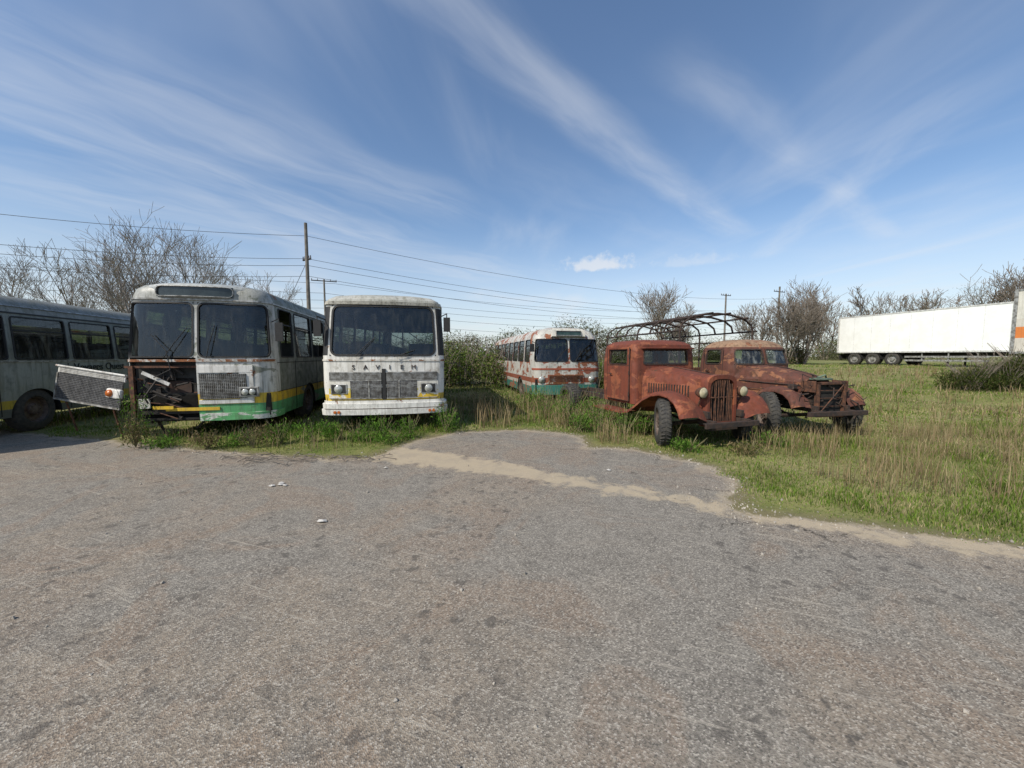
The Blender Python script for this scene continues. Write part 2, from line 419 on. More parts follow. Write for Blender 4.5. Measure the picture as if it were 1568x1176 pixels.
tree('bare_tree',14.6,36,8.2,7,stems=3,r0=.11,rmin=.013,kids=(12,6,5,3),mat=bark2)
tree('bare_tree',16.9,38,7.0,8,stems=2,r0=.10,rmin=.013,kids=(10,6,4,3),mat=bark2)
for k,(tx,ty,th) in enumerate([(22.3,31,6.6),(24.0,31.5,7.2),(25.6,33.5,6.8),(21.0,33,5.4)]):
    t=tree('bare_tree',tx,ty,th,30+k,stems=4,r0=.08,rmin=.012,kids=(10,6,4,3),mat=bark2)
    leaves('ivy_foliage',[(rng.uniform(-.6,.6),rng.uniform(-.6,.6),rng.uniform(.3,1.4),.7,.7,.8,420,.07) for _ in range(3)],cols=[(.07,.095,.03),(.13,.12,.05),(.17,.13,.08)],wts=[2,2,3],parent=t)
for k,(tx,ty,th) in enumerate([(63,66,12.5),(70,65,13.5),(77,63,16.0),(84,62,17.5),(90,64,16.5),(97,66,16),(56,68,11.0)]):
    t=tree('bare_tree',tx,ty,th,50+k,stems=3,r0=.2,rmin=.028,kids=(9,5,4,3),mat=bark2)
    leaves('bud_haze',[(rng.uniform(-3,3),rng.uniform(-2,2),rng.uniform(.5,.8)*th,2.4,2.4,1.8,200,.2) for _ in range(6)],mat=TWIGM,cols=[(.17,.155,.09),(.22,.185,.11),(.13,.12,.06)],wts=[1,1,1],parent=t,elong=6)

# ---- distant tree line (one mass)
bl=[]
xx=-75.
while xx<75:
    yy=rng.uniform(58,80); hh=rng.uniform(3.2,6.0)
    bl.append((xx,yy,hh*.55,rng.uniform(2.2,4.2),2.5,hh*.55,int(900),.22))
    bl.append((xx+rng.uniform(-2,2),yy-4,1.4,3.2,2,1.5,700,.2))
    xx+=rng.uniform(1.6,3.0)
for cx,cy,hh in [(9,62,8.0),(12.5,62,7.6),(16,63,6.8),(4.5,66,6.6),(-7,64,5.6),(-11,62,5.6),(0,63,6.0),(20,66,6.8),(25,60,6.6)]:
    bl.append((cx,cy,hh*.60,3.2,3,hh*.38,1700,.24))
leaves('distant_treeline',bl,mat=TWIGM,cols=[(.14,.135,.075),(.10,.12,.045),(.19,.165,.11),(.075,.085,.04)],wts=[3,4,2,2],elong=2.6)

# ---- hedge and brambles
bl=[]
for k in range(80):
    cx=rng.uniform(-6,6.5); cy=rng.uniform(17.5,24); hh=rng.uniform(1.1,2.8)*(1 if cx<-.5 else .75)*(.7+.3*(cy-17)/5)
    bl.append((cx,cy,hh*.5,1.0,.9,hh*.55,800,.06))
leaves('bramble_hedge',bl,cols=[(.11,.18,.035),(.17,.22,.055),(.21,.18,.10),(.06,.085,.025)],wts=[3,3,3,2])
mb=MB(); rnd=random.Random(5)
for k in range(260):
    cx=rnd.uniform(-6,6); cy=rnd.uniform(17.0,23); p=Vector((cx,cy,0)); d=Vector((rnd.uniform(-.5,.5),rnd.uniform(-.5,.3),1)).normalized()
    for s in range(5):
        q=p+d*.55; mb.tube(p,q,.012,.01,3); p=q; d=(d+Vector((rnd.uniform(-.3,.3),rnd.uniform(-.3,.3),-.16))).normalized()
hedge_tw=mb.out('bramble_canes',bark2,bpy.data.objects['bramble_hedge'])
for gx,gy,gh in [(15.7,12.9,1.0),(16.5,12.7,1.2),(17.3,12.5,1.3),(18.3,12.4,1.3)]:
    z=float(hfun(gx,gy))
    e=empty('gorse_bush',(gx,gy,z))
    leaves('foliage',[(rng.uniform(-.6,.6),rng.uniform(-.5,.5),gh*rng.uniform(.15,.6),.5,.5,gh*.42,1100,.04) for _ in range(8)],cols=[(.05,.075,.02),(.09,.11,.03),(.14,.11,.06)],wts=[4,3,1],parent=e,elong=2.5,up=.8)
    mb=MB()
    for k in range(70):
        a=rnd.uniform(0,6.28); d=Vector((math.cos(a)*.7,math.sin(a)*.7,1)); mb.tube((rnd.uniform(-.3,.3),rnd.uniform(-.3,.3),0),d*gh*rnd.uniform(.7,1.2),.010,.004,3)
    mb.out('stems',bark2,e)
def weed(x,y,h,w,n=300,cols=((.11,.23,.035),(.17,.31,.05),(.07,.13,.025)),sz=.03):
    e=empty('weed_plant',(x,y,float(hfun(x,y)))); mb=MB()
    for k in range(16):
        a=rnd.uniform(0,6.28); rr=rnd.uniform(.1,.9)*w; mb.tube((0,0,0),(math.cos(a)*rr,math.sin(a)*rr,h*rnd.uniform(.6,1.15)),.005,.003,3)
    mb.out('stems',STEM,e)
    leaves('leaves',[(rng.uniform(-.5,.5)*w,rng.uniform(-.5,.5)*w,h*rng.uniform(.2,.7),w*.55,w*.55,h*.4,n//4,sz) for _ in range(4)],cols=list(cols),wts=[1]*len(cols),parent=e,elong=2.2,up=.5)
STEM=plain('stem',(.20,.18,.09),.9)
for wx,wy,wh,ww in [(-6.85,6.8,.95,.28),(-6.6,6.55,.6,.3),(-6.1,6.5,.3,.35),(-5.3,6.5,.35,.35),(-4.9,6.65,.35,.3),(-4.5,6.5,.4,.35),(-4.2,6.8,.45,.35),(-3.7,7.0,.4,.35),(-3.3,7.2,.35,.3),(-2.9,7.1,.35,.35),(-2.5,7.2,.5,.4),(-2.2,6.9,.3,.35),(-2.0,7.35,.45,.35),(-1.4,7.9,.6,.35),(-1.5,8.4,.5,.4),(1.3,8.6,.7,.5),(1.9,8.0,.7,.5),(2.3,7.6,.6,.4),(.9,9.8,.8,.55),(1.7,10.2,.9,.6),(2.7,7.6,.5,.3),(2.0,9.2,.7,.5),(1.4,7.9,.45,.35),(3.0,6.3,.25,.35),(3.9,6.1,.22,.35),(4.6,6.7,.25,.4),(2.6,11.0,.7,.6),(-.2,12,.7,.6),(-.8,10.5,.6,.6),(.5,11.3,.6,.5)]:
    cs=((.11,.23,.035),(.17,.31,.05),(.07,.13,.025)) if rnd.random()<.75 else ((.2,.16,.08),(.28,.22,.12),(.1,.13,.03))
    weed(wx,wy,wh,ww,int(400+700*ww),cs)

# gravel and litter
mb=MB()
def stone(x,y,s):
    M=Matrix.Translation((x,y,float(hfun(x,y))+s*.25))@Euler((rnd.uniform(0,6),rnd.uniform(0,6),rnd.uniform(0,6))).to_matrix().to_4x4()
    v=[(1,0,0),(-1,0,0),(0,.8,0),(0,-.8,0),(0,0,.6),(0,0,-.6)]
    v=[M@(Vector(a)*s*rnd.uniform(.6,1.1)) for a in v]
    mb.add(v,[(0,2,4),(2,1,4),(1,3,4),(3,0,4),(2,0,5),(1,2,5),(3,1,5),(0,3,5)])
k=0
while k<2600:
    if k<1700:
        i=rnd.randrange(2,24); a=EDGE[i];b=EDGE[i+1]; t=rnd.random(); px=a[0]+(b[0]-a[0])*t+rnd.gauss(0,.12); py=a[1]+(b[1]-a[1])*t+rnd.gauss(0,.11)
    elif k<1950: px=2.3+rnd.gauss(0,.25); py=4.1+rnd.gauss(0,.3)
    else: px=rnd.uniform(-5,4); py=rnd.uniform(1.3,7)
    k+=1; stone(px,py,rnd.uniform(.004,.012) if rnd.random()<.93 else rnd.uniform(.015,.028))
mb.out('gravel',plain('gravel_mat',(.42,.38,.32),.9,.5,3))
mb=MB()
for (x,y,s) in [(-1.83,3.55,.05),(-2.95,4.55,.04),(-2.88,4.6,.05),(-2.8,4.57,.03),(-2.9,4.66,.035),(-1.8,5.3,.03),(1.35,5.2,.04)]:
    n=7; pts=[(x+math.cos(6.28*i/n)*s*rnd.uniform(.6,1.2),y+math.sin(6.28*i/n)*s*rnd.uniform(.5,.9),.008+rnd.uniform(0,.015)) for i in range(n)]
    mb.add(pts+[(x,y,.03)],[(i,(i+1)%n,n) for i in range(n)])
mb.out('litter',plain('litter_mat',(.50,.48,.44),.8,.3,20))
mb=MB()
for k in range(40):
    x,y=rnd.uniform(-4.6,-2.1),rnd.uniform(5.6,5.95); a=rnd.uniform(0,6.28); l=rnd.uniform(.1,.35)
    mb.poly([(x,y,.015),(x+math.cos(a)*l,y+math.sin(a)*l*.5,.05),(x+math.cos(a+.3)*l*1.6,y+math.sin(a+.3)*l*.9,.02)],.006,4)
mb.out('fallen_twigs',bark2)

# ------------------------------------------------------------------ shell (bodywork with real openings)
class Shell:
    def __init__(s,W,L,r,bulge,fx,sy,levels,rr=.18):
        s.W,s.L,s.hw,s.bulge=W,L,W/2,bulge; hw=W/2; s.levels=levels; s.key={}
        H=[]
        for k,x in enumerate(fx): s.key['f%d'%k]=len(H); H.append((x,bulge*(x/hw)**2))
        yc=bulge*((hw-r)/hw)**2+r
        for k in range(7):
            a=math.radians(-90+15*k); s.key['c%d'%k]=len(H); H.append((hw-r+r*math.cos(a),yc+r*math.sin(a)))
        for y in sy: s.key[round(y,3)]=len(H); H.append((hw,y))
        s.key['r0']=len(H); H.append((hw,L-rr)); H.append((hw-.3*rr,L-.3*rr)); s.key['r2']=len(H); H.append((hw-rr,L)); H.append((0,L))
        s.half=H; s.loop=H+[(-x,y) for x,y in H[-2:0:-1]]; s.N=len(s.loop); s.skip=set()
        s.body=MB(); s.rub=MB(); s.gl=MB()
    def K(s,k): return s.key[round(k,3)] if isinstance(k,float) else s.key[k]
    def lv(s,z):
        l=s.levels
        if z<=l[0][0]: return l[0][1:]
        for a,b in zip(l[:-1],l[1:]):
            if z<=b[0]:
                t=(z-a[0])/(b[0]-a[0]) if b[0]>a[0] else 0
                return tuple(a[i]+(b[i]-a[i])*t for i in (1,2,3))
        return l[-1][1:]
    def P(s,i,z,lev=None):
        x,y=s.loop[i%s.N]; ins,yf,yr=lev or s.lv(z)
        return Vector((x*(1-ins/s.hw),yf+y*(s.L-yf-yr)/s.L,z))
    def front(s,x,z,off=0):
        ins,yf,yr=s.lv(z); return Vector((x,yf+s.bulge*(x/s.hw)**2-off,z))
    def S(s,i0,i1,z0,z1):
        B=[s.P(i,z0) for i in range(i0,i1+1)]; T=[s.P(i,z1) for i in range(i0,i1+1)]
        d=[0]
        for a,b in zip(B[:-1],B[1:]): d.append(d[-1]+(b-a).length)
        Lb=d[-1]
        def f(u,v):
            q=min(max(u,0),1)*Lb
            for k in range(len(d)-1):
                if q<=d[k+1]+1e-9: break
            t=(q-d[k])/(d[k+1]-d[k])
            return B[k].lerp(B[k+1],t).lerp(T[k].lerp(T[k+1],t),v)
        return f,Lb,(T[0]-B[0]).length
    def window(s,i0,i1,jb,jt,r=.07,rub=.025,glass=True,bars=(),vbar=(),glmb=None):
        z0,z1=s.levels[jb][0],s.levels[jt][0]
        for i in range(i0,i1):
            for j in range(jb,jt): s.skip.add((i%s.N,j))
        f,W,H=s.S(i0,i1,z0,z1); add_window(f,W,H,r,rub,s.body,s.rub,(glmb or s.gl) if glass else None,bars,vbar)
    def arch(s,i0,i1,R=.55,jt=1):
        z0,z1=s.levels[0][0],s.levels[jt][0]
        for i in range(i0,i1):
            for j in range(0,jt): s.skip.add((i%s.N,j))
        f,W,H=s.S(i0,i1,z0,z1); c=W/2; Rx=min(R,c*.98); Rz=min(R,H*.95)
        inn=[];out=[];inn2=[]
        nrm=nrm_of(f)(.5,.5)
        for k in range(25):
            a=math.pi*k/24; cx,cz=math.cos(a),math.sin(a)
            m=min(c/max(abs(cx),1e-6),H/max(cz,1e-6))
            q=f((c+Rx*cx)/W,Rz*cz/H); inn.append(q); inn2.append(q-nrm*.14); out.append(f((c+m*cx)/W,m*cz/H))
        s.body.grid([inn,out]); s.rub.grid([inn2,inn])
    def skin(s):
        rows=[[s.P(i,l[0],l[1:]) for i in range(s.N)] for l in s.levels]
        o=len(s.body.v); s.body.v.extend([tuple(p) for r in rows for p in r])
        for j in range(len(rows)-1):
            for i in range(s.N):
                if (i,j) in s.skip: continue
                i2=(i+1)%s.N; s.body.f.append((o+j*s.N+i,o+j*s.N+i2,o+(j+1)*s.N+i2,o+(j+1)*s.N+i))
        o2=o+(len(rows)-1)*s.N; s.body.f.append(tuple(o2+i for i in range(s.N)))
    def ribbon(s,mb,i0,i1,z0,z1,off=.01,depth=.03):
        rows=[[],[],[],[]]
        for i in range(i0,i1+1):
            a=s.P(i-1,z0);b=s.P(i+1,z0); t=(b-a); nn=Vector((t.y,-t.x,0)).normalized()
            p0=s.P(i,z0);p1=s.P(i,z1)
            rows[0].append(p0+nn*(off-depth));rows[1].append(p0+nn*off);rows[2].append(p1+nn*off);rows[3].append(p1+nn*(off-depth))
        mb.grid(rows)
    def fpatch(s,mb,x0,x1,z0,z1,off,depth=.03,n=6):
        xs_=[x0+(x1-x0)*k/n for k in range(n+1)]
        mb.grid([[s.front(x,z0,off-depth) for x in xs_],[s.front(x,z0,off) for x in xs_],[s.front(x,z1,off) for x in xs_],[s.front(x,z1,off-depth) for x in xs_]])
        for x in (x0,x1):
            mb.add([s.front(x,z0,off-depth),s.front(x,z0,off),s.front(x,z1,off),s.front(x,z1,off-depth)],[(0,1,2,3)])

def nrm_of(f):
    def n(u,v):
        e=.02; u0,u1=max(0,u-e),min(1,u+e); v0,v1=max(0,v-e),min(1,v+e)
        a=f(u1,v)-f(u0,v); b=f(u,v1)-f(u,v0); c=a.cross(b)
        return c.normalized() if c.length>1e-12 else Vector((0,0,1))
    return n
def add_window(f,W,H,r,rub,body,rb,gl,bars=(),vbar=()):
    nf=nrm_of(f)
    def path(ins,rad,outer=False):
        pts=[]; cs=[(W-ins-rad,ins+rad,-90),(W-ins-rad,H-ins-rad,0),(ins+rad,H-ins-rad,90),(ins+rad,ins+rad,180)]
        for q in range(4):
            cx,cy,a0=cs[q]
            for k in range(6):
                a=math.radians(a0+18*k); c,sn=math.cos(a),math.sin(a)
                if outer:
                    mm=max(abs(c),abs(sn)); pts.append((cx+rad*c/mm,cy+rad*sn/mm))
                else: pts.append((cx+rad*c,cy+rad*sn))
            nx_,ny_,na=cs[(q+1)%4]; e=(cx+rad*math.cos(math.radians(a0+90)),cy+rad*math.sin(math.radians(a0+90)))
            b=(nx_+rad*math.cos(math.radians(na)),ny_+rad*math.sin(math.radians(na)))
            for k in range(1,10): pts.append((e[0]+(b[0]-e[0])*k/10,e[1]+(b[1]-e[1])*k/10))
        return pts
    ev=lambda p,o: f(p[0]/W,p[1]/H)+nf(p[0]/W,p[1]/H)*o
    out=path(0,r,True); a=path(0.0,r); b=path(rub,max(r-rub,.012))
    body.grid([[ev(p,0) for p in out],[ev(p,0) for p in a]],True)
    rb.grid([[ev(p,-.003) for p in a],[ev(p,.012) for p in a],[ev(p,.014) for p in b],[ev(p,-.03) for p in b]],True)
    if gl is not None:
        nu=max(2,int(W/.12)); gl.grid([[f(i/nu,j/3)-nf(i/nu,j/3)*.016 for i in range(nu+1)] for j in range(4)])
    for v in bars:
        nu=max(2,int(W/.12)); d=.014/H
        rb.grid([[f(i/nu,v-d)+nf(i/nu,v)*o for i in range(nu+1)] if k==0 else [f(i/nu,v+(-d if k==1 else d))+nf(i/nu,v)*.004 for i in range(nu+1)] for k,o in ((0,-.02),(1,0),(2,0))])
    for u in vbar:
        d=.014/W
        rb.grid([[f(u-d,j/3)+nf(u,j/3)*.004 for j in range(4)],[f(u+d,j/3)+nf(u,j/3)*.004 for j in range(4)]])

# ------------------------------------------------------------------ shared materials
RUB=plain('rubber',(.018,.018,.018),.7,.3,20)
TYRE=plain('tyre',(.028,.027,.026),.85,.4,14,c2=(.06,.055,.045))
GL=glass('dirty_glass',(.45,.50,.48),.22); GLD=glass('windscreen_glass',(.50,.56,.54),.09,(.18,.18,.16))
DARK=plain('interior_dark',(.03,.03,.028),.8,.4,5)
SEAT=plain('seat_vinyl',(.05,.045,.04),.7,.4,5)
UNDER=plain('underbody',(.02,.018,.015),.95,.4,5)
RUSTM=plain('rusty_metal',(.13,.055,.028),.85,.5,14,c2=(.045,.022,.014),bump=.5)
RUSTD=plain('dark_rusty_metal',(.055,.032,.022),.85,.5,14,c2=(.02,.016,.014),bump=.5)
ALU=plain('aged_aluminium',(.42,.42,.40),.5,.5,10,.35,c2=(.16,.15,.13))
MESHM=plain('grille_mesh',(.10,.10,.105),.5,.4,30,.3)
CHROME=plain('dull_chrome',(.5,.5,.48),.3,.4,14,.8,c2=(.15,.12,.09))
WHITEP=paint('old_white_paint',[(9,(.66,.65,.61))],rust=.5,dirt=.55)
YELP=paint('old_yellow_paint',[(9,(.66,.43,.03))],rust=.35,dirt=.45)
LAMPG=plain('lamp_glass',(.45,.46,.42),.12,.3,30,.2)
ORANGE=plain('indicator_orange',(.5,.13,.02),.3,.3,20)
RIMM=plain('wheel_rim',(.13,.10,.08),.7,.5,10,c2=(.06,.035,.025))

def wheel(mb_t,mb_r,c,R=.46,w=.24,ax=(1,0,0),out=1):
    h=w/2
    mb_t.revolve(c,ax,[(R*.58,-h*.75),(R*.62,-h),(R*.88,-h),(R*.97,-h*.75),(R,-h*.35),(R,h*.35),(R*.97,h*.75),(R*.88,h),(R*.62,h),(R*.58,h*.75)],28)
    mb_r.revolve(c,ax,[(R*.6,h*.8*out),(R*.57,h*.85*out),(R*.52,h*.3*out),(R*.3,h*.35*out),(R*.26,h*.7*out),(R*.14,h*.8*out),(0.002,h*.82*out)],24)
    mb_r.revolve(c,ax,[(R*.6,-h*.8*out),(R*.5,-h*.5*out),(0.002,-h*.5*out)],24)
    cc=Vector(c);a=Vector(ax).normalized();o=a.orthogonal().normalized();o2=a.cross(o)
    for k in range(8):
        t=k*math.pi/4; p=cc+(o*math.cos(t)+o2*math.sin(t))*R*.22
        mb_r.tube(p+a*out*h*.7,p+a*out*h*.95,.014,.012,6,True)
    for k in range(36):
        t=k*math.pi/18; d=(o*math.cos(t)+o2*math.sin(t)); t2=t+.06; d2=(o*math.cos(t2)+o2*math.sin(t2))
        for s_ in(-1,1):
            mb_t.tube(cc+d*(R+.002)+a*s_*h*.1,cc+d2*(R*.985)+a*s_*h*.8,.011,.011,4)

def bus(name,loc,phi,W,L,r,bulge,fx,levels,wins,wheels,mats,ws,opens=(),bars=(.7,),belt=2,wtop=3,wr=.07,seats=True,wr_ws=.1):
    e=empty(name,loc,phi)
    sy=[]
    for a,b in wins: sy+= [a,b]
    for w in wheels: sy+= [w-.62,w+.62]
    sy=sorted(set(round(v,3) for v in sy))
    S=Shell(W,L,r,bulge,fx,sy,levels)
    for n,(a,b) in enumerate(wins):
        ia,ib=S.K(round(a,3)),S.K(round(b,3))
        S.window(ia,ib,belt,wtop,wr,glass=(n not in opens),bars=bars)
        S.window(-ib,-ia,belt,wtop,wr,glass=True,bars=bars)
    for w in wheels:
        ia,ib=S.K(round(w-.62,3)),S.K(round(w+.62,3)); S.arch(ia,ib); S.arch(-ib,-ia)
    WG=MB()
    for a,b in ws: S.window(a,b,belt,wtop,wr_ws,.03,glmb=WG)
    i0=S.K('r2'); S.window(i0,S.N-i0,belt,wtop,.1)
    t,rm=MB(),MB()
    for w in wheels:
        wheel(t,rm,(W/2-.17,w,.46),.46,.26,out=1); wheel(t,rm,(-W/2+.17,w,.46),.46,.26,out=-1)
    t.out('tyres',TYRE,e,True,auto=50); rm.out('wheel_rims',RIMM,e,True,auto=40)
    ub=MB(); ub.box(-W/2+.38,W/2-.38,.15,L-.1,.35,.88); 
    prev=.15
    for w in list(wheels)+[L+.4]:
        ub.box(-W/2+.07,W/2-.07,prev,min(w-.66,L-.1),.42,.86); prev=w+.66
    ub.box(-W/2+.06,W/2-.06,.3,L-.1,.86,.90)
    ub.out('chassis',UNDER,e)
    if seats:
        sb=MB(); y=1.9
        while y<L-.8:
            for sx in (-1,1):
                sb.box(.32 if sx>0 else -1.12,1.12 if sx>0 else -.32,y,y+.42,1.18,1.3)
                sb.box(.32 if sx>0 else -1.12,1.12 if sx>0 else -.32,y+.38,y+.48,1.25,1.93)
            y+=.82
        sb.box(-.95,-.45,1.0,1.45,1.1,1.25); sb.box(-.95,-.45,1.42,1.52,1.2,1.95)
        for sx in(-1,1): sb.tube((sx*.3,1.2,2.25),(sx*.3,L-.6,2.25),.015)
        sb.tube((.25,1.5,.9),(.25,1.5,2.6),.018); sb.box(-1.1,-.35,1.6,1.64,.9,1.7)
        sb.out('seats',SEAT,e,bevel=.03)
        db=MB(); db.box(-W/2+.15,W/2-.15,.22,.5,.9,levels[belt][0]-.04)
        db.tube((-.7,.42,1.5),(-.7,.62,1.62),.03,.03,8)
        c=Vector((-.7,.66,1.66)); ax=Vector((0,.75,.65)).normalized(); o=ax.orthogonal().normalized(); o2=ax.cross(o)
        ring=[c+(o*math.cos(k*math.pi/12)+o2*math.sin(k*math.pi/12))*.24 for k in range(25)]; db.poly(ring,.015,6)
        db.tube(ring[0],ring[12],.012); db.tube(ring[6],ring[18],.012)
        db.out('dashboard',DARK,e)
    return e,S,WG,sy

def finish_bus(e,S,WG,paintm,rubm=RUB,glm=GL,wgm=GLD,inner=True):
    S.skin()
    S.body.out('bodywork',paintm,e,True,auto=35)
    S.rub.out('window_rubbers',rubm,e,True,auto=40)
    S.gl.out('side_glass',glm,e); 
    if WG.v: WG.out('windscreen',wgm,e,True)

def mirror_arm(mb,mg,p,out,down=.35):
    p=Vector(p); q=p+Vector((out,-.22,.05)); mb.poly([p,q,q+Vector((0,0,-.1))],.011)
    mb.box(q.x-.07,q.x+.07,q.y-.02,q.y+.03,q.z-.1-down,q.z-.08)
    mg.box(q.x-.06,q.x+.06,q.y+.031,q.y+.036,q.z-.09-down,q.z-.09)
def wiper(mb,S,x0,x1,z0,z1):
    a=S.front(x0,z0,.05); b=S.front((x0+x1)/2,(z0+z1)/2,.06); c=S.front(x1,z1,.035)
    mb.poly([a,b,c],.008,5); d=(c-a).normalized(); mb.tube(b-d*.22,c+d*.05,.006)

# ================================================== BUS A (far left, side view)
lv=[(.36,.03,.02,.02),(.98,0,0,0),(1.52,0,0,0),(2.42,.07,.06,.04),(2.60,.11,.09,.07),(2.76,.22,.16,.14),(2.86,.42,.3,.26),(2.91,.75,.5,.45),(2.93,1.15,.9,.8)]
GREYP=paint('grey_green_bus_paint',[(.52,(.12,.125,.11)),(.70,(.52,.38,.04)),(1.52,(.30,.315,.28)),(2.5,(.19,.20,.175)),(9,(.28,.28,.26))],rust=.3,dirt=.6,dirtcol=(.08,.085,.06),algae=.4)
phi=12.5; back=Vector((-math.sin(math.radians(phi)),math.cos(math.radians(phi)),0)); rt=Vector((math.cos(math.radians(phi)),math.sin(math.radians(phi)),0))
corner=Vector((-10.05,7.4,0))-back*2.6
wins=[(.65,1.5)]+[(1.62+k*1.32,1.62+k*1.32+1.20) for k in range(6)]
e,S,WG,sy=bus('bus',corner-rt*1.25,phi,2.5,10.4,.28,.1,[0,.03,.4,.8],lv,wins,[3.35,8.3],None,[(-3-0,0)],bars=(.68,))
S.ribbon(S.rub,S.K('c6'),S.K('r0'),2.47,2.5,.012)
al=MB(); S.ribbon(al,S.K('c6'),S.K('r0'),1.475,1.50,.016); S.ribbon(al,S.K('c6'),S.K('r0'),2.62,2.65,.03); al.out('trim_strips',ALU,e)
sm=MB()
for y in [1.56,2.6,4.1,5.3,6.6]: sm.box(1.249,1.256,y-.006,y+.006,.4,1.44)
sm.out('panel_seams',UNDER,e)
finish_bus(e,S,WG,GREYP)
text_mesh('Voyages Ouest',.25,plain('faded_lettering',(.018,.022,.016),.8),'side_lettering',e,(1.262,5.0,1.26),(math.pi/2,0,math.pi/2),.004)

# ================================================== BUS B (left, opened front)
lv=[(.36,.03,.03,.02),(.98,0,0,0),(1.57,0,0,0),(2.62,.06,.10,.04),(2.74,.08,.10,.07),(2.86,.13,.12,.14),(2.94,.24,.17,.26),(2.99,.5,.32,.45),(3.02,1.12,.8,.8)]
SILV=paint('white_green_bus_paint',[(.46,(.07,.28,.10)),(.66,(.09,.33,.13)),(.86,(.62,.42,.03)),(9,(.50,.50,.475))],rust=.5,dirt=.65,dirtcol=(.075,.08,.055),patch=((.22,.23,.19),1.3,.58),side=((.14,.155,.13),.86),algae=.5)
wins=[(.62,1.42),(1.6,2.85),(2.97,4.22),(4.34,5.59),(5.71,6.96),(7.08,8.33),(8.45,9.5)]
wx=-6.0;wy=7.2
e,S,WG,sy=bus('bus',(wx,wy,0),12.5,2.5,10.2,.33,.12,[0,.03,.3,.6,.85],lv,wins,[2.55,7.6],None,[],opens=(0,2),bars=(.68,))
k1=S.K('f1')
S.window(k1,S.K('c4'),2,3,.12,.03,glmb=WG); S.window(-S.K('c4'),-k1,2,3,.12,.03,glmb=WG)
for i in range(-S.K('c3'),0):
    for j in (0,1): S.skip.add((i%S.N,j))
cav=MB(); cav.box(-1.14,.0,.72,.76,.4,1.5); cav.box(-1.2,0,.08,.72,.38,.42); cav.box(-.01,.01,.06,.7,.4,1.5); cav.out('engine_bay',UNDER,e)
rs=MB(); rd=random.Random(11)
rs.box(-.62,-.16,.22,.32,.62,1.18); rs.box(-1.15,-.0,.06,.12,.50,.58); rs.box(-1.12,-.75,.3,.5,.55,.85)
for k in range(40):
    a=Vector((rd.uniform(-1.1,-.1),rd.uniform(.05,.4),rd.uniform(.5,1.35))); b=a+Vector((rd.uniform(-.4,.4),rd.uniform(-.1,.12),rd.uniform(-.4,.3))); c=b+Vector((rd.uniform(-.2,.2),0,rd.uniform(-.3,.1)))
    rs.poly([a,b,c],rd.uniform(.006,.024),6)
for k in range(16):
    x=rd.uniform(-1.1,-.3);z=rd.uniform(.5,1.2); y=rd.uniform(.12,.45); rs.box(x,x+rd.uniform(.05,.16),y,y+.15,z,z+rd.uniform(.05,.18))
rs.out('engine_parts',plain('oily_parts',(.036,.027,.021),.7,.5,14,c2=(.014,.012,.011)),e,bevel=.006)
rs=MB(); rs.box(-1.10,-1.03,.02,.08,.45,1.42); rs.box(-1.18,-.02,.05,.09,1.38,1.42)
for k in range(7): 
    a=Vector((rd.uniform(-1.1,.0),.0+rd.uniform(0,.15),rd.uniform(.42,1.1))); rs.poly([a,a+Vector((rd.uniform(.1,.5),-.03,rd.uniform(-.12,.12)))],.01)
rs.out('bent_brackets',RUSTM,e)
rs=MB(); M_=Matrix.Translation((-.72,.04,1.2))@Euler((0,.5,0)).to_matrix().to_4x4(); rs.box(-.2,.28,-.01,.01,-.03,.03,M_); rs.box(-.98,-.80,.03,.05,.62,.80); rs.out('white_scraps',WHITEP,e)
bl_=MB(); bl_.box(-.56,-.20,.205,.219,.68,1.12); bl_.out('radiator_core',plain('radiator_core_mat',(.05,.028,.02),.8),e)
yl=MB(); S.fpatch(yl,-.55,.35,.56,.62,.02,.02); S.fpatch(yl,-.75,-.4,.60,.66,.05,.02); yl.out('yellow_panel_strips',YELP,e)
wp=MB(); S.fpatch(wp,0.02,.93,1.28,1.42,.02); S.fpatch(wp,.02,.93,.68,.76,.02); S.fpatch(wp,.70,.93,.76,1.28,.016); wp.out('front_panel',WHITEP,e,bevel=.006)
gm=MB(); S.fpatch(gm,.05,.82,.78,1.26,.024,.01); gm.out('grille_backing',UNDER,e)
gm=MB()
for k in range(17): S.fpatch(gm,.05,.82,.785+k*.028,.792+k*.028,.034,.012)
for k in range(24):
    x=.05+k*.033; a=S.front(x,.78,.036); b=S.front(x,1.26,.036); gm.tube(a,b,.0035,.0035,4)
gm.out('grille',ALU,e)
hl=MB(); S.fpatch(hl,.70,1.02,.80,1.0,.05,.05,4); hl.out('headlamp_surround',ALU,e,bevel=.015)
hl=MB(); S.fpatch(hl,.73,.99,.83,.97,.053,.02,4); hl.out('headlamp_recess',DARK,e)
hl=MB(); hl.revolve(S.front(.80,.9,.058),(0,-1,0),[(.062,0),(.05,.012),(.002,.02)],18); hl.revolve(S.front(.92,.9,.058),(0,-1,0),[(.06,0),(.048,.012),(.002,.02)],18); hl.out('headlamps',LAMPG,e,True)
rb=MB(); S.ribbon(rb,-S.K('c5'),S.K('c5'),1.495,1.54,.02,.04); rb.out('rusted_sill',paint('rusty_white',[(9,(.5,.48,.44))],rust=1.0,rscale=5,dirt=.4),e)
rb=MB(); S.ribbon(rb,-S.K('r0'),S.K('r0'),2.66,2.69,.025,.04); rb.out('drip_rail',ALU,e)
db=MB(); n=12
rows=[]
for (z,o) in [(2.69,.01),(2.71,.045),(2.92,.035),(2.965,0.0),(3.0,-.12),(3.02,-.45)]:
    rows.append([Vector((x,S.front(x,2.62).y-o+.16*abs(x)**2.5,z-.05*abs(x)**3)) for x in [(-.80+1.6*k/n) for k in range(n+1)]])
db.grid(rows)
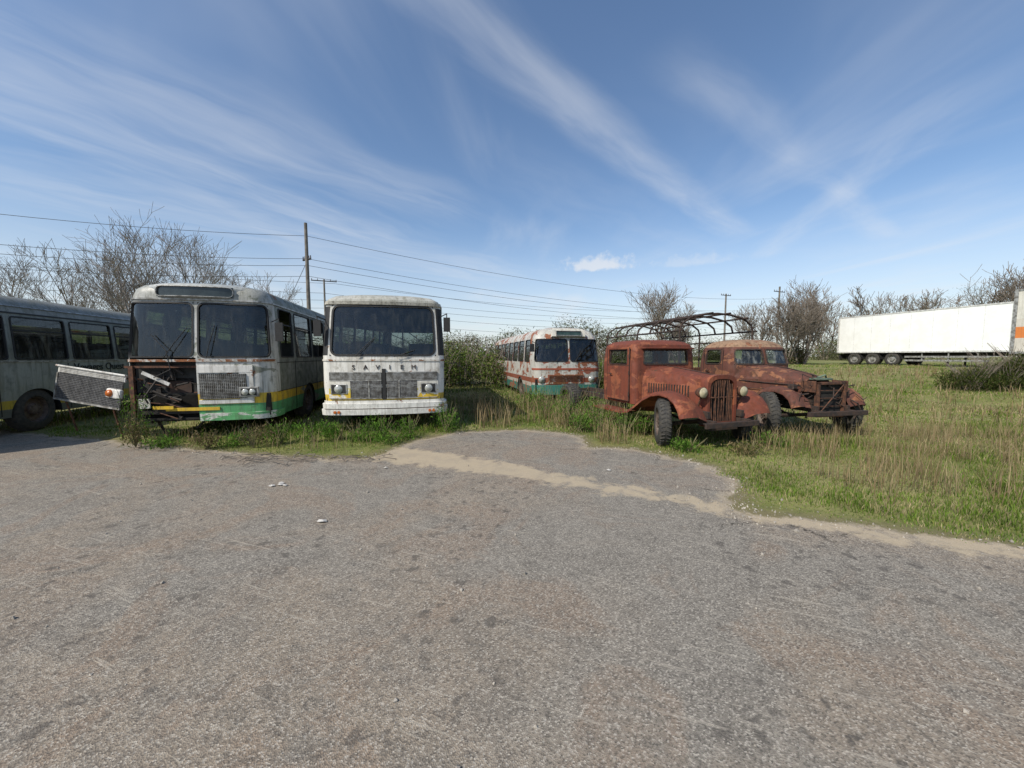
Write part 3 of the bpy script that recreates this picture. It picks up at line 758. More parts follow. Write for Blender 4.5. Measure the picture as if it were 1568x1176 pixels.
for sx in(-1,1): 
    col_=[r[0 if sx<0 else -1] for r in rows]; db.add(col_+[Vector((col_[0].x,col_[0].y+.4,2.68))],[(0,1,2,3,4,5,6)])
db.out('destination_box',paint('box_paint',[(9,(.36,.38,.37))],rust=.3,dirt=.5),e,True,auto=30)
f=lambda u,v:(lambda x,z:Vector((x,S.front(x,2.62).y-.075+.16*abs(x)**2.5+.01*v,z)))(-.64+1.28*u,2.72+.20*v)
tb,trb,tg=MB(),MB(),MB(); add_window(f,1.28,.20,.08,.014,tb,trb,tg); trb.out('destination_frame',ALU,e); tg.out('destination_glass',plain('box_glass',(.035,.045,.045),.15,.4,6),e)
tr=MB(); mg=MB(); 
mirror_arm(tr,mg,S.P(S.K('c5'),2.3),.2); wiper(tr,S,-.5,-.15,1.57,2.1); wiper(tr,S,.2,.32,1.57,2.15)
tr.poly([S.front(-.72,2.0,.03),S.front(-.45,1.7,.06),S.front(-.4,1.35,.05),S.front(-.7,1.2,.03)],.008)
tr.out('mirror_and_wipers',RUB,e); mg.out('mirror_glass',CHROME,e)
sm=MB()
for y in [1.5,3.25,4.28,5.65,7.0]: sm.box(1.249,1.256,y-.006,y+.006,.4,1.5)
S.ribbon(sm,S.K('c6'),S.K('r0'),1.46,1.475,.008); S.ribbon(sm,S.K('c6'),S.K('r0'),.86,.872,.008)
sm.out('panel_seams',UNDER,e)
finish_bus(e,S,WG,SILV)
bp=MB(); S.ribbon(bp,S.K('f1'),S.K('c6')+1,.36,.50,.05,.07); bp.out('bumper',paint('bumper_paint',[(9,(.12,.38,.15))],rust=.5,dirt=.5,patch=((.6,.6,.55),3,.5)),e,True,auto=40)

e=empty('detached_grille_panel',(-7.35,6.95,.0),0)
e.rotation_euler=(math.radians(-6),math.radians(7),math.radians(-9))
pm=MB(); pm.box(-1.55,0,-.02,.02,1.12,1.26); pm.box(-1.58,0.02,-.05,-.02,1.235,1.27); pm.out('top_rail',WHITEP,e,bevel=.012)
pm=MB()
for k in range(4): pm.box(-1.5,-.02,-.03,-.02,1.135+k*.026,1.145+k*.026)
pm.box(-1.55,-.02,-.03,.0,.60,.63); pm.box(-1.55,-1.52,-.03,.0,.6,1.12)
pm.out('slats',ALU,e)
pm=MB()
for k in range(46): pm.box(-1.5+k*.032,-1.492+k*.032,-.018,-.012,.62,1.12)
for k in range(15): pm.box(-1.5,-.03,-.024,-.019,.64+k*.032,.647+k*.032)
pm.out('mesh',plain('mesh_wire',(.2,.2,.2),.5,.4,9,.3),e)
pm=MB(); pm.box(-1.54,-.03,-.01,.0,.60,1.12); pm.out('mesh_back',plain('mesh_shadow',(.045,.045,.046),.8),e)
pm=MB(); pm.box(-.34,-.02,-.06,.02,.80,.98); pm.out('lamp_housing',WHITEP,e,bevel=.03)
pm=MB(); pm.revolve((-.24,-.06,.89),(0,-1,0),[(.07,0),(.06,.03),(.002,.045)],16); pm.out('indicator_lamp',ORANGE,e,True)
pm=MB(); pm.tube((-1.3,0,.62),(-1.3,.25,0),.015); pm.tube((-.2,0,.62),(-.2,.25,0),.015); pm.tube((0,0,1.2),(.3,.4,1.2),.015); pm.out('support_struts',RUSTM,e)

# ================================================== BUS C (centre-left, white front)
lv=[(.40,.04,.04,.02),(.98,0,0,0),(1.60,0,0,0),(2.66,.06,.13,.04),(2.70,.07,.10,.07),(2.77,.11,.10,.14),(2.84,.24,.15,.26),(2.89,.55,.3,.45),(2.92,1.12,.8,.8)]
CREAM=paint('cream_bus_paint',[(.66,(.60,.60,.56)),(.80,(.60,.42,.04)),(9,(.68,.67,.62))],rust=.45,dirt=.6,dirtcol=(.17,.15,.11),algae=.5)
wins=[(.6,1.4)]+[(1.55+k*1.45,1.55+k*1.45+1.33) for k in range(5)]
e,S,WG,sy=bus('bus',(-2.66,7.86,0),10.5,2.46,9.4,.16,.13,[0,.25,.5,.75,.95],lv,wins,[2.4,7.0],None,[],bars=(.7,))
kk=S.K('c0'); S.window(-kk,kk,2,3,.16,.04,glmb=WG)
ap=MB(); S.ribbon(ap,S.K('c1'),S.K('c6'),1.62,2.62,.006,.01); S.ribbon(ap,-S.K('c6'),-S.K('c1'),1.62,2.62,.006,.01); ap.out('black_corner_posts',RUB,e)
finish_bus(e,S,WG,CREAM)
rc=MB(); S.ribbon(rc,-S.K('r0'),S.K('r0'),2.665,2.73,.03,.05); rc.out('roof_lip',paint('roof_cream',[(9,(.62,.60,.52))],rust=.5,dirt=.7),e,True,auto=40)
bt=MB(); S.ribbon(bt,-S.K('c6'),S.K('c6'),1.50,1.535,.016,.03); bt.out('belt_moulding',paint('rusty_cream',[(9,(.6,.58,.52))],rust=.75,rscale=5,dirt=.4),e,True,auto=40)
gb=MB(); S.fpatch(gb,-1.09,1.09,.72,1.26,.008,.02,10); gb.out('grille_backing',UNDER,e)
gr=MB(); gr2=MB()
for sx in (-1,1):
    a,b=(.05,1.08) if sx>0 else (-1.08,-.05)
    for k in range(7): S.fpatch(gr,a,b,1.125+k*.019,1.136+k*.019,.024,.014)
    S.fpatch(gr,a,b,1.095,1.115,.03,.02); S.fpatch(gr,a,b,1.255,1.275,.03,.02); S.fpatch(gr,a,b,.715,.735,.03,.02)
    for k in range(13): S.fpatch(gr2,a if sx>0 else -.66,.66 if sx>0 else b,.745+k*.027,.757+k*.027,.020,.01)
    for k in range(20):
        x=sx*(.07+k*.031); gr2.tube(S.front(x,.735,.022),S.front(x,1.1,.022),.0035,.0035,4)
    S.fpatch(gr,sx*.30-.012,sx*.30+.012,.735,1.10,.03,.02,2)
gr.out('grille',ALU,e); gr2.out('grille_mesh',plain('mesh_grey',(.34,.34,.33),.5,.4,9,.3,c2=(.14,.13,.12)),e)
cp=MB(); S.fpatch(cp,-.035,.035,.70,1.34,.03,.03,2); cp.out('grille_centre_post',RUB,e)
hs=MB()
for sx in (-1,1):
    a,b=sorted((sx*.67,sx*1.10)); S.fpatch(hs,a,b,.735,1.09,.022,.02,4)
hs.out('headlamp_panels',paint('yellow_white_patch',[(.84,(.68,.45,.03)),(.93,(.6,.5,.1)),(9,(.66,.64,.56))],rust=.3,dirt=.35,patch=((.66,.64,.58),4,.52)),e)
hs=MB()
for sx in (-1,1):
    a,b=sorted((sx*.74,sx*1.06)); S.fpatch(hs,a,b,.82,1.03,.035,.02,4)
hs.out('headlamp_bezels',ALU,e,bevel=.01)
hs=MB();hg=MB()
for sx in (-1,1):
    a,b=sorted((sx*.76,sx*1.04)); S.fpatch(hs,a,b,.84,1.01,.038,.02,4)
    hg.revolve(S.front(sx*.90,.925,.04),(0,-1,0),[(.085,0),(.07,.015),(.002,.03)],20)
hs.out('headlamp_recess',DARK,e); hg.out('headlamps',LAMPG,e,True)
bm=MB(); S.ribbon(bm,-S.K('c6')-1,S.K('c6')+1,.52,.62,.07,.10); S.ribbon(bm,-S.K('c6')-1,S.K('c6')+1,.39,.50,.10,.14); S.ribbon(bm,-S.K('c5'),S.K('c5'),.62,.68,.03,.05)
bm.out('bumper',paint('bumper_white',[(9,(.72,.71,.66))],rust=.5,dirt=.4,rscale=4),e,True,auto=40)
bm=MB(); S.ribbon(bm,-S.K('c6')-1,S.K('c6')+1,.495,.525,.05,.08); bm.out('bumper_gap',RUSTD,e)
pt=MB()
for x in (-.98,-.9,.92,1.0): pt.revolve(S.front(x,.45,.104),(0,-1,0),[(.03,0),(.03,.012),(.002,.014)],12)
pt.out('bumper_lamps',ORANGE,e)
for k,ch in enumerate('SAVIEM'):
    text_mesh(ch,.13,RUSTD,'badge_letter_%d'%(k+1),e,S.front(-.60+k*.24,1.33,.008),(math.pi/2,0,0),.008)
tr=MB(); mg=MB()
mirror_arm(tr,mg,S.P(S.K('c4'),2.45),.14,.28); mirror_arm(tr,mg,S.P(-S.K('c4'),2.35),-.1,.3); wiper(tr,S,-.55,-.2,1.6,1.95); wiper(tr,S,.25,.6,1.6,1.72)
tr.out('mirrors_and_wipers',RUB,e); mg.out('mirror_glass',CHROME,e)

# ================================================== BUS D (distant, red/white/teal)
lv=[(.30,.04,.04,.02),(.95,0,0,0),(1.45,0,0,0),(2.25,.08,.14,.05),(2.36,.12,.18,.08),(2.50,.22,.26,.15),(2.60,.4,.4,.26),(2.66,.7,.6,.45),(2.69,1.12,1.0,.8)]
REDW=paint('red_white_bus_paint',[(.58,(.03,.17,.14)),(.72,(.50,.48,.42)),(.90,(.26,.07,.038)),(9,(.52,.51,.46))],rust=.74,rustcol=(.15,.055,.03),dirt=.5,rscale=1.9,patch=((.27,.085,.048),1.5,.56))
wins=[(.75,1.5)]+[(1.7+k*1.05,1.7+k*1.05+.93) for k in range(7)]
e,S,WG,sy=bus('bus',(1.97,13.05,-.05),11.5,2.45,9.4,.30,.16,[0,.03,.3,.6,.85],lv,wins,[2.3,7.0],None,[],bars=(.72,))
S.window(S.K('f1'),S.K('c4'),2,3,.1,.03,glmb=WG); S.window(-S.K('c4'),-S.K('f1'),2,3,.1,.03,glmb=WG)
finish_bus(e,S,WG,REDW)
db=MB(); rows=[]
for (z,o,w) in [(2.30,.02,.62),(2.33,.08,.6),(2.54,.02,.58),(2.60,-.05,.5),(2.66,-.6,.4)]:
    rows.append([Vector((-w+2*w*k/8,S.front(0,2.25).y-o,z)) for k in range(9)])
db.grid(rows)
for q in (0,-1): db.add([r[q] for r in rows]+[rows[0][q]+Vector((0,.6,0))],[(0,1,2,3,4,5)])
db.out('destination_box',paint('roof_peak_paint',[(9,(.6,.58,.5))],rust=.5,dirt=.5),e)
f=lambda u,v:Vector((-.46+.92*u,S.front(0,2.25).y-.10+.05*v,2.35+.17*v))
tb,trb,tg=MB(),MB(),MB(); add_window(f,.92,.17,.04,.014,tb,trb,tg); trb.out('destination_frame',ALU,e); tg.out('destination_glass',plain('green_glass',(.04,.07,.06),.2),e)
rp=MB(); S.fpatch(rp,-.75,.55,.70,1.02,.02,.03,6); rp.out('grille_panel',paint('faded_red',[(9,(.30,.075,.04))],rust=.9,dirt=.4,patch=((.5,.48,.42),3.5,.5)),e,bevel=.01)
rp=MB()
for k in range(6): S.fpatch(rp,-.7,.5,.77+k*.04,.785+k*.04,.03,.012)
rp.out('grille_bars',RUSTM,e)
hl=MB()
for x in (-.95,.85): hl.revolve(S.front(x,.85,.0),(0,-1,0),[(.12,0),(.11,.04),(.002,.06)],18)
hl.out('headlamps',LAMPG,e,True)
bm=MB(); S.ribbon(bm,-S.K('c6'),S.K('c6'),.33,.66,.04,.08); bm.out('teal_valance',paint('teal_paint',[(9,(.035,.19,.155))],rust=.4,dirt=.3),e,True,auto=40)
rb=MB(); S.ribbon(rb,-S.K('c6'),S.K('c6'),1.18,1.24,.012,.03); rb.out('red_moulding',paint('red_trim',[(9,(.34,.08,.04))],rust=.5),e)
tr=MB(); mg=MB(); mirror_arm(tr,mg,S.P(-S.K('c4'),2.1),-.16,.25); wiper(tr,S,-.5,-.1,1.47,1.9); wiper(tr,S,.2,.5,1.47,1.85); tr.out('mirror_and_wipers',RUB,e); mg.out('mirror_glass',CHROME,e)

# ================================================== TRUCKS
RED=paint('rust_red_truck_paint',[(9,(.165,.040,.019))],rust=.50,rustcol=(.055,.025,.016),dirt=.5,dirtcol=(.055,.026,.017),rough=.7,patch=((.25,.075,.032),2.4,.55))
RED2=paint('faded_red_truck_paint',[(1.80,(.115,.040,.025)),(9,(.30,.19,.115))],rust=.58,rustcol=(.055,.026,.017),dirt=.6,dirtcol=(.04,.026,.019),rough=.75,patch=((.23,.095,.045),2.8,.555))

def hood(mb,secs):
    rows=[]
    for y,w,zs,zt,sq in secs:
        half=[(w,zs),(w,zs+(zt-zs)*.55),(w*.97,zt-.13*sq*1.6),(w*.86,zt-.065*sq),(w*.6,zt-.02*sq),(w*.3,zt-.004),(0,zt+.006)]
        pr=[(-a,b) for a,b in half]+[(a,b) for a,b in half[-2::-1]]
        rows.append([Vector((a,y,b)) for a,b in pr])
    mb.grid(rows); return rows
def fender(mb,sx,path,x0,x1,crown=.05,lip=.08,inner=.0):
    rows=[]
    for k,(y,z) in enumerate(path):
        a=path[max(0,k-1)];b=path[min(len(path)-1,k+1)]; t=Vector((0,b[0]-a[0],b[1]-a[1])).normalized(); n=Vector((0,-t.z,t.y)); 
        if n.z<0 and 0<k<len(path)-1: n=-n
        row=[]
        for f_,o in [(0,-inner),(0,0),(.15,crown*.6),(.4,crown),(.7,crown*.85),(.9,crown*.35),(1.0,-.02),(1.0,-lip)]:
            row.append(Vector((sx*(x0+(x1-x0)*f_),y,z))+n*o)
        rows.append(row)
    mb.grid(rows)

def truck_base(e,rt_,axle,half,R,rear,bed_from,steer=-.12):
    t,rm=MB(),MB()
    for sx in(-1,1):
        st=Vector((1,steer,0)).normalized()
        wheel(t,rm,(sx*half,axle,R),R,.20,ax=st,out=sx)
        wheel(t,rm,(sx*(.74),rear,R),R,.36,out=sx)
    t.out('tyres',TYRE,e,True,auto=50); rm.out('wheel_rims',rt_,e,True,auto=40)
    fr=MB()
    for sx in(-1,1): fr.box(sx*.38-.035,sx*.38+.035,axle-.5,rear+1.0,.52,.64)
    for y in (axle-.3,axle+.5,1.2,rear-.5,rear+.9): fr.box(-.38,.38,y-.04,y+.04,.53,.62)
    fr.tube((-half+.1,axle,R-.04),(half-.1,axle,R-.04),.04); fr.tube((-.7,rear,R),(.7,rear,R),.06)
    for sx in (-1,1): fr.poly([(sx*.42,axle-.45,.5),(sx*.42,axle,.40),(sx*.42,axle+.45,.5)],.025)
    fr.out('chassis_frame',RUSTD,e,bevel=.006)

# --- red truck
e=empty('old_truck',(3.27,8.02,0),18.5)
S=Shell(1.60,1.25,.13,.03,[0,.3,.58],[.25,.92,1.02],[(.60,.03,0,0),(1.0,.01,0,0),(1.42,.0,0,0),(1.74,.03,.03,.02),(1.84,.06,.04,.05),(1.91,.16,.14,.12),(1.945,.34,.3,.28),(1.96,.6,.5,.5)],.12)
k=S.K('f2'); WG=MB(); S.window(-k,k,2,3,.05,.025,glmb=WG)
ia,ib=S.K(.25),S.K(.92); S.window(ia,ib,2,3,.05,.02,glass=False); S.window(-ib,-ia,2,3,.05,.02,glass=False)
i0=S.K('r2'); S.window(i0,S.N-i0,2,3,.08)
S.skin(); S.body.out('cab',RED,e,True,auto=35); S.rub.out('window_frames',RUSTD,e); S.gl.out('rear_glass',GL,e); WG.out('windscreen',glass('rusty_glass',(.4,.38,.35),.3,(.13,.08,.06)),e)
d=MB()
for sx in(-1,1):
    a,b=sorted((sx*.795,sx*.817)); d.box(a,b,.17,.98,.66,1.405)
    a,b=sorted((sx*.795,sx*.815)); d.box(a,b,.17,.24,1.405,1.76); d.box(a,b,.93,.98,1.405,1.76); d.box(a,b,.17,.98,1.745,1.79)
d.out('doors',RED,e,bevel=.008)
d=MB()
for sx in(-1,1):
    d.tube((sx*.82,.84,1.22),(sx*.86,.84,1.22),.012); d.tube((sx*.86,.84,1.22),(sx*.86,.74,1.21),.011)
    for z in(.8,1.25,1.6): d.tube((sx*.82,.16,z-.04),(sx*.82,.16,z+.04),.015)
    for z in(.66,1.40): 
        a,b=sorted((sx*.801,sx*.8185)); d.box(a,b,.165,.985,z-.006,z+.004)
    for y in(.165,.982):
        a,b=sorted((sx*.799,sx*.8185)); d.box(a,b,y-.005,y+.005,.66,1.78)
d.out('handles_and_hinges',RUSTD,e)
d=MB(); d.box(-.62,.62,-.10,.05,1.755,1.78); d.out('sun_visor',RED,e,bevel=.006)
h=MB(); hood(h,[(.04,.60,.66,1.385,1),(-.06,.57,.66,1.38,1),(-.62,.45,.70,1.32,1),(-1.28,.32,.74,1.24,1)]); h.out('bonnet',RED,e,True,auto=40)
lo=MB()
for sx in(-1,1):
    for k in range(16):
        y=-.15-k*.058; w=.57-(.57-.45)*min(1,(-.06-y)/.56) if y>-.62 else .45-(.13)*(-.62-y)/.66
        a,b=sorted((sx*(w-.01),sx*(w+.012))); lo.box(a,b,y-.012,y+.012,.86,1.06)
lo.poly([(0,-1.3,1.255),(0,-.6,1.335),(0,0,1.40)],.009)
lo.out('bonnet_louvres',RUSTD,e,bevel=.004)
def arch_prof(w,z0,z1,n=14):
    pts=[(-w,z0)]
    for k in range(n+1):
        a=math.pi-math.pi*k/n; c_,s_=math.cos(a),math.sin(a)
        pts.append((w*math.copysign(abs(c_)**.6,c_),z1-.2+.2*s_**.7 if s_>1e-9 else z1-.2))
    pts.append((w,z0)); return pts
o_=arch_prof(.34,.36,1.27); i_=arch_prof(.275,.42,1.20)
r=MB(); r.grid([[Vector((x,-1.26,z)) for x,z in o_],[Vector((x,-1.40,z)) for x,z in o_],[Vector((x*.97,-1.425,z)) for x,z in o_],[Vector((x,-1.425,z)) for x,z in i_],[Vector((x,-1.37,z)) for x,z in i_]])
r.box(-.34,.34,-1.42,-1.28,.36,.44); r.out('radiator_shell',RED,e,True,auto=40)
r=MB(); r.add([Vector((x,-1.36,z)) for x,z in i_],[tuple(range(len(i_)))]); r.out('radiator_core',UNDER,e)
r=MB()
for k in range(13):
    x=-.24+k*.04; top=1.19 if abs(x)<.2 else 1.11; rd=random.Random(k); bx=rd.uniform(-.03,.03)
    r.poly([(x,-1.41,.44),(x+bx,-1.42+rd.uniform(-.02,.04),.8),(x,-1.41,top)],.009,5)
r.out('radiator_slats',RUSTM,e)
fm=MB()
AX=-1.02
pth=[(-1.56,.56),(-1.50,.70),(-1.40,.82),(-1.24,.91),(-1.02,.94),(-.78,.90),(-.52,.78),(-.28,.62),(-.08,.50),(.1,.45)]
for sx in(-1,1): 
    fender(fm,sx,pth,.66,1.02,.045,.04)
    rows=[[Vector((sx*.66,y,z)) for y,z in pth],[Vector((sx*.36,y*.9-.1,max(z-.16,.45))) for y,z in pth]]; fm.grid(rows)
    a,b=sorted((sx*.66,sx*1.02)); fm.box(a,b,.1,1.25,.42,.455)
fm.out('wings_and_running_boards',RED,e,True,auto=40)
hl=MB();hg=MB()
for sx in(-1,1):
    c=(sx*.46,-1.46,.97)
    hl.revolve(c,(0,1,0),[(.095,0),(.10,.02),(.09,.07),(.06,.13),(.002,.15)],20); hl.tube((sx*.46,-1.40,.87),(sx*.46,-1.33,.70),.015)
    hg.revolve(c,(0,-1,0),[(.09,0),(.07,.02),(.002,.03)],20)
hl.tube((-.46,-1.40,.87),(.46,-1.40,.87),.014)
hl.out('headlamp_bowls',RUSTM,e,True,auto=40); hg.out('headlamp_lenses',plain('lens_yellow',(.46,.41,.27),.15,.3,20),e,True)
bm=MB(); bm.box(-.60,.60,-1.68,-1.64,.38,.47); bm.box(-.60,.60,-1.64,-1.60,.455,.47); bm.box(-.42,-.35,-1.66,-1.3,.40,.50); bm.box(.35,.42,-1.66,-1.3,.40,.50); bm.box(-.3,.3,-1.5,-1.42,.30,.38); bm.out('front_bumper',RUSTD,e,bevel=.008)
en=MB(); en.box(-.24,.24,-1.15,-.1,.5,.95); 
for k in range(12):
    rd=random.Random(k+40); a=Vector((rd.choice((-1,1))*rd.uniform(.2,.36),rd.uniform(-1.1,-.1),rd.uniform(.5,.75))); en.poly([a,a+Vector((rd.uniform(-.1,.1),rd.uniform(-.3,.3),rd.uniform(-.1,.1)))],.02)
en.out('engine',RUSTD,e)
st=MB(); st.box(-.7,.7,.75,1.15,.75,.95); st.box(-.7,.7,1.05,1.16,.95,1.35)
c=Vector((-.35,.42,1.3)); ax=Vector((0,.8,.6)).normalized();o=ax.orthogonal().normalized();o2=ax.cross(o)
st.poly([c+(o*math.cos(k*math.pi/12)+o2*math.sin(k*math.pi/12))*.2 for k in range(25)],.012)
st.out('seat_and_steering_wheel',SEAT,e)
truck_base(e,RIMM,AX,.93,.42,2.9,1.3,-.62)

# --- second truck with tilt frame
e=empty('old_truck',(5.90,8.80,.0),12)
S=Shell(1.66,1.3,.26,.10,[0,.03,.3],[.45,1.0,1.06],[(.62,.04,0,0),(1.0,.0,0,0),(1.40,.0,0,0),(1.77,.06,.11,.04),(1.87,.12,.17,.09),(1.95,.24,.29,.19),(1.995,.44,.45,.36),(2.01,.7,.6,.55)],.2)
WG=MB(); S.window(S.K('f1'),S.K('c3'),2,3,.09,.03,glmb=WG); S.window(-S.K('c3'),-S.K('f1'),2,3,.09,.03,glmb=WG)
ia,ib=S.K(.45),S.K(1.0); S.window(ia,ib,2,3,.09,.025,glass=False); S.window(-ib,-ia,2,3,.09,.025,glass=False)
i0=S.K('r2'); S.window(i0,S.N-i0,2,3,.1)
S.skin(); S.body.out('cab',RED2,e,True,auto=35); S.rub.out('window_frames',RUSTD,e); S.gl.out('rear_glass',GL,e); WG.out('windscreen',glass('pale_glass',(.5,.55,.52),.3,(.4,.42,.38)),e)
d=MB()
for sx in(-1,1):
    a,b=sorted((sx*.826,sx*.836))
    d.box(a,b,.395,.405,.66,1.8); d.box(a,b,1.03,1.04,.66,1.8); d.box(a,b,.4,1.04,.66,.67)
    d.tube((sx*.83,.9,1.25),(sx*.87,.9,1.25),.012); d.tube((sx*.87,.9,1.25),(sx*.87,.8,1.25),.012)
d.out('door_seams_and_handles',RUSTD,e)
h=MB(); hood(h,[(.10,.78,.75,1.40,1.3),(-.05,.72,.75,1.385,1.5),(-.5,.58,.82,1.33,1.8),(-.95,.47,.90,1.25,2),(-1.22,.41,.96,1.17,2)]); h.out('bonnet',RED2,e,True,auto=45)
sh=MB()
sh.poly([(0,-1.25,1.19),(0,-.6,1.335),(0,0,1.41)],.012)
for sx in(-1,1):
    sh.poly([(sx*.42,-1.22,1.02),(sx*.60,-.5,1.04),(sx*.74,-.02,1.06)],.01)
    sh.poly([(sx*.44,-1.18,.92),(sx*.62,-.5,.90),(sx*.76,-.02,.90)],.008)
sh.out('bonnet_trim',RUSTD,e)
fr=MB()
fr.box(-.34,-.29,-1.52,-1.44,.42,1.10); fr.box(.29,.34,-1.52,-1.44,.42,1.10); fr.box(-.34,.34,-1.52,-1.44,1.05,1.10); fr.box(-.34,.34,-1.52,-1.44,.42,.48)
fr.box(-.40,-.37,-1.5,-1.2,.9,1.12); fr.box(.37,.40,-1.5,-1.2,.9,1.12)
for z in (.62,.78,.93): fr.box(-.3,.3,-1.50,-1.48,z,z+.012)
fr.poly([(-.3,-1.53,.5),(.25,-1.53,1.05)],.012)
fr.out('radiator_frame',RUSTM,e,bevel=.01)
fr=MB(); fr.box(-.29,.29,-1.46,-1.38,.48,1.05); fr.out('radiator_core',UNDER,e)
fr=MB(); rd=random.Random(9)
fr.box(-.26,.26,-1.35,-.2,.55,1.0)
for k in range(55):
    a=Vector((rd.uniform(-.68,.68),rd.uniform(-1.5,-.9),rd.uniform(.5,1.15))); b=a+Vector((rd.uniform(-.3,.3),rd.uniform(-.15,.15),rd.uniform(-.2,.12))); fr.poly([a,b,b+Vector((rd.uniform(-.1,.1),0,rd.uniform(-.15,.05)))],rd.uniform(.007,.02))
for k in range(14):
    x=rd.uniform(-.6,.5);z=rd.uniform(.55,1.0);y=rd.uniform(-1.45,-1.0); fr.box(x,x+rd.uniform(.05,.18),y,y+.12,z,z+rd.uniform(.04,.12))
fr.out('exposed_engine_parts',RUSTD,e,bevel=.004)
fr=MB(); fr.box(-.22,.12,-1.42,-1.22,1.13,1.17); fr.poly([(-.2,-1.36,1.18),(-.05,-1.40,1.23),(.1,-1.3,1.18)],.018); fr.out('green_engine_cover',plain('old_green',(.12,.17,.12),.7),e,bevel=.01)
fm=MB()
pth=[(-1.50,.62),(-1.42,.78),(-1.28,.89),(-1.08,.94),(-.88,.92),(-.68,.84),(-.48,.71),(-.30,.57),(-.14,.47)]
for sx in(-1,1): 
    fender(fm,sx,pth,.60,.88,.06,.05)
    fm.grid([[Vector((sx*.60,y,z)) for y,z in pth],[Vector((sx*.46,y,max(z-.02,.5))) for y,z in pth]])
    a,b=sorted((sx*.62,sx*1.0)); fm.box(a,b,-.12,1.3,.43,.465)
fm.out('wings_and_running_boards',RED2,e,True,auto=50)
bm=MB(); bm.box(-.7,.7,-1.68,-1.62,.46,.55); bm.box(-.42,-.35,-1.65,-1.4,.48,.56); bm.box(.35,.42,-1.65,-1.4,.48,.56); bm.out('front_crossmember',RUSTD,e,bevel=.01)
st=MB(); st.box(-.7,.7,.8,1.2,.75,.95); st.box(-.7,.7,1.12,1.22,.95,1.45); st.out('seat',SEAT,e)
truck_base(e,RIMM,-1.05,1.0,.44,4.3,1.4,-.5)
b0,b1=1.55,5.9
bd=MB(); bd.box(-1.1,1.1,b0,b1,.86,.92); bd.box(-1.1,-1.06,b0,b1,.92,1.22); bd.box(1.06,1.1,b0,b1,.92,1.22); bd.box(-1.1,1.1,b0,b0+.04,.92,1.3)
for k in range(6): bd.box(-.4,.4,b0+.3+k*.75,b0+.38+k*.75,.66,.86)
bd.out('cargo_bed',RUSTM,e,bevel=.008)
fb=MB()
for k in range(7):
    y=b0+.05+k*(b1-b0-.1)/6
    arc=[(-1.14,y,1.2),(-1.14,y,2.28),(-1.08,y,2.46),(-.84,y,2.62),(-.4,y,2.72),(0,y,2.75),(.4,y,2.72),(.84,y,2.62),(1.08,y,2.46),(1.14,y,2.28),(1.14,y,1.2)]
    if k in(1,2,4,5): arc=arc[1:-1]
    fb.poly(arc,.028,6)
for x,z in [(-1.14,2.02),(1.14,2.02),(-1.14,2.28),(-.84,2.63),(-.27,2.75),(.27,2.75),(.84,2.63),(1.14,2.28)]: fb.tube((x,b0-.1,z),(x,b1-.05,z),.024)
fb.poly([(-1.14,b0+.1,1.3),(-1.14,b0+.8,2.2)],.02); fb.poly([(-1.14,b1-.1,1.3),(-1.14,b1-.8,2.2)],.02)
fb.out('tilt_frame',RUSTD,e,True)

# ================================================== TRAILERS
TW=plain('trailer_white',(.88,.89,.87),.45,.06,1.5,c2=(.80,.81,.78),bump=.03)
tz=.88
e=empty('semi_trailer',(29.55,22.5,tz),11.8)
L=9.9
b=MB(); b.box(0,2.5,0,L,.98,3.92); b.out('box_body',TW,e,bevel=.03)
b=MB(); b.box(-.02,.0,0,L,.98,1.08); b.box(-.02,.0,0,L,3.85,3.94); b.box(-.02,.0,L-.12,L+.01,1.08,3.85); b.box(-.02,0,-.01,.1,1.08,3.85); b.out('edge_rails',plain('rail_white',(.65,.65,.62),.5),e)
b=MB()
for k in range(1,8): b.box(-.006,0.0,k*L/8-.010,k*L/8+.010,1.08,3.85)
b.out('panel_joints',plain('joint',(.78,.78,.76),.6),e)
b=MB(); b.box(.5,.62,.3,L-.2,.72,.98); b.box(1.88,2.0,.3,L-.2,.72,.98); b.box(.1,2.4,L-.2,L-.1,.5,.9)
for k in range(8): b.box(.1,2.4,.6+k*1.2,.68+k*1.2,.86,.97)
b.box(.42,.50,3.0,3.08,.05,.9); b.box(2.0,2.08,3.0,3.08,.05,.9); b.out('chassis',UNDER,e)
b=MB()
for z in(.36,.62): b.box(.02,.06,.9,L-4.7,z,z+.12)
for y in (1.4,2.8,4.2): b.box(.06,.1,y,y+.06,.36,.95)
b.out('side_guards',ALU,e)
t,rm=MB(),MB()
for y in (L-3.9,L-2.6,L-1.3):
    for x,o in((.22,-1),(2.28,1)): wheel(t,rm,(x,y,.5),.5,.36,out=o)
t.out('tyres',TYRE,e,True,auto=50); rm.out('wheel_rims',ALU,e,True,auto=40)
b=MB()
for y in (L-3.9,L-2.6,L-1.3):
    b.grid([[Vector((x,y+math.cos(a)*.58,.5+math.sin(a)*.56)) for a in [math.pi*k/10 for k in range(11)]] for x in(.02,.42)])
b.out('mudguards',RUB,e)
e=empty('box_truck',(19.9,15.2,.75),11.8)
b=MB(); b.box(0,2.4,-7,0,.95,3.45); b.out('box_body',paint('beige_box',[(1.55,(.62,.58,.5)),(2.0,(.7,.22,.05)),(2.3,(.62,.58,.5)),(9,(.7,.68,.6))],rust=.1,dirt=.2),e,bevel=.03)
b=MB(); b.box(-.02,0,-7,0,.95,1.03); b.box(-.02,0,-7,0,3.4,3.47); b.box(-.015,0,-.1,.01,1.03,3.4); b.out('edge_rails',ALU,e)
b=MB(); b.box(.3,2.1,-6.8,-.1,.6,.95); b.out('chassis',UNDER,e)
t,rm=MB(),MB()
for y in(-1.6,-5.8):
    for x,o in((.2,-1),(2.2,1)): wheel(t,rm,(x,y,.46),.46,.3,out=o)
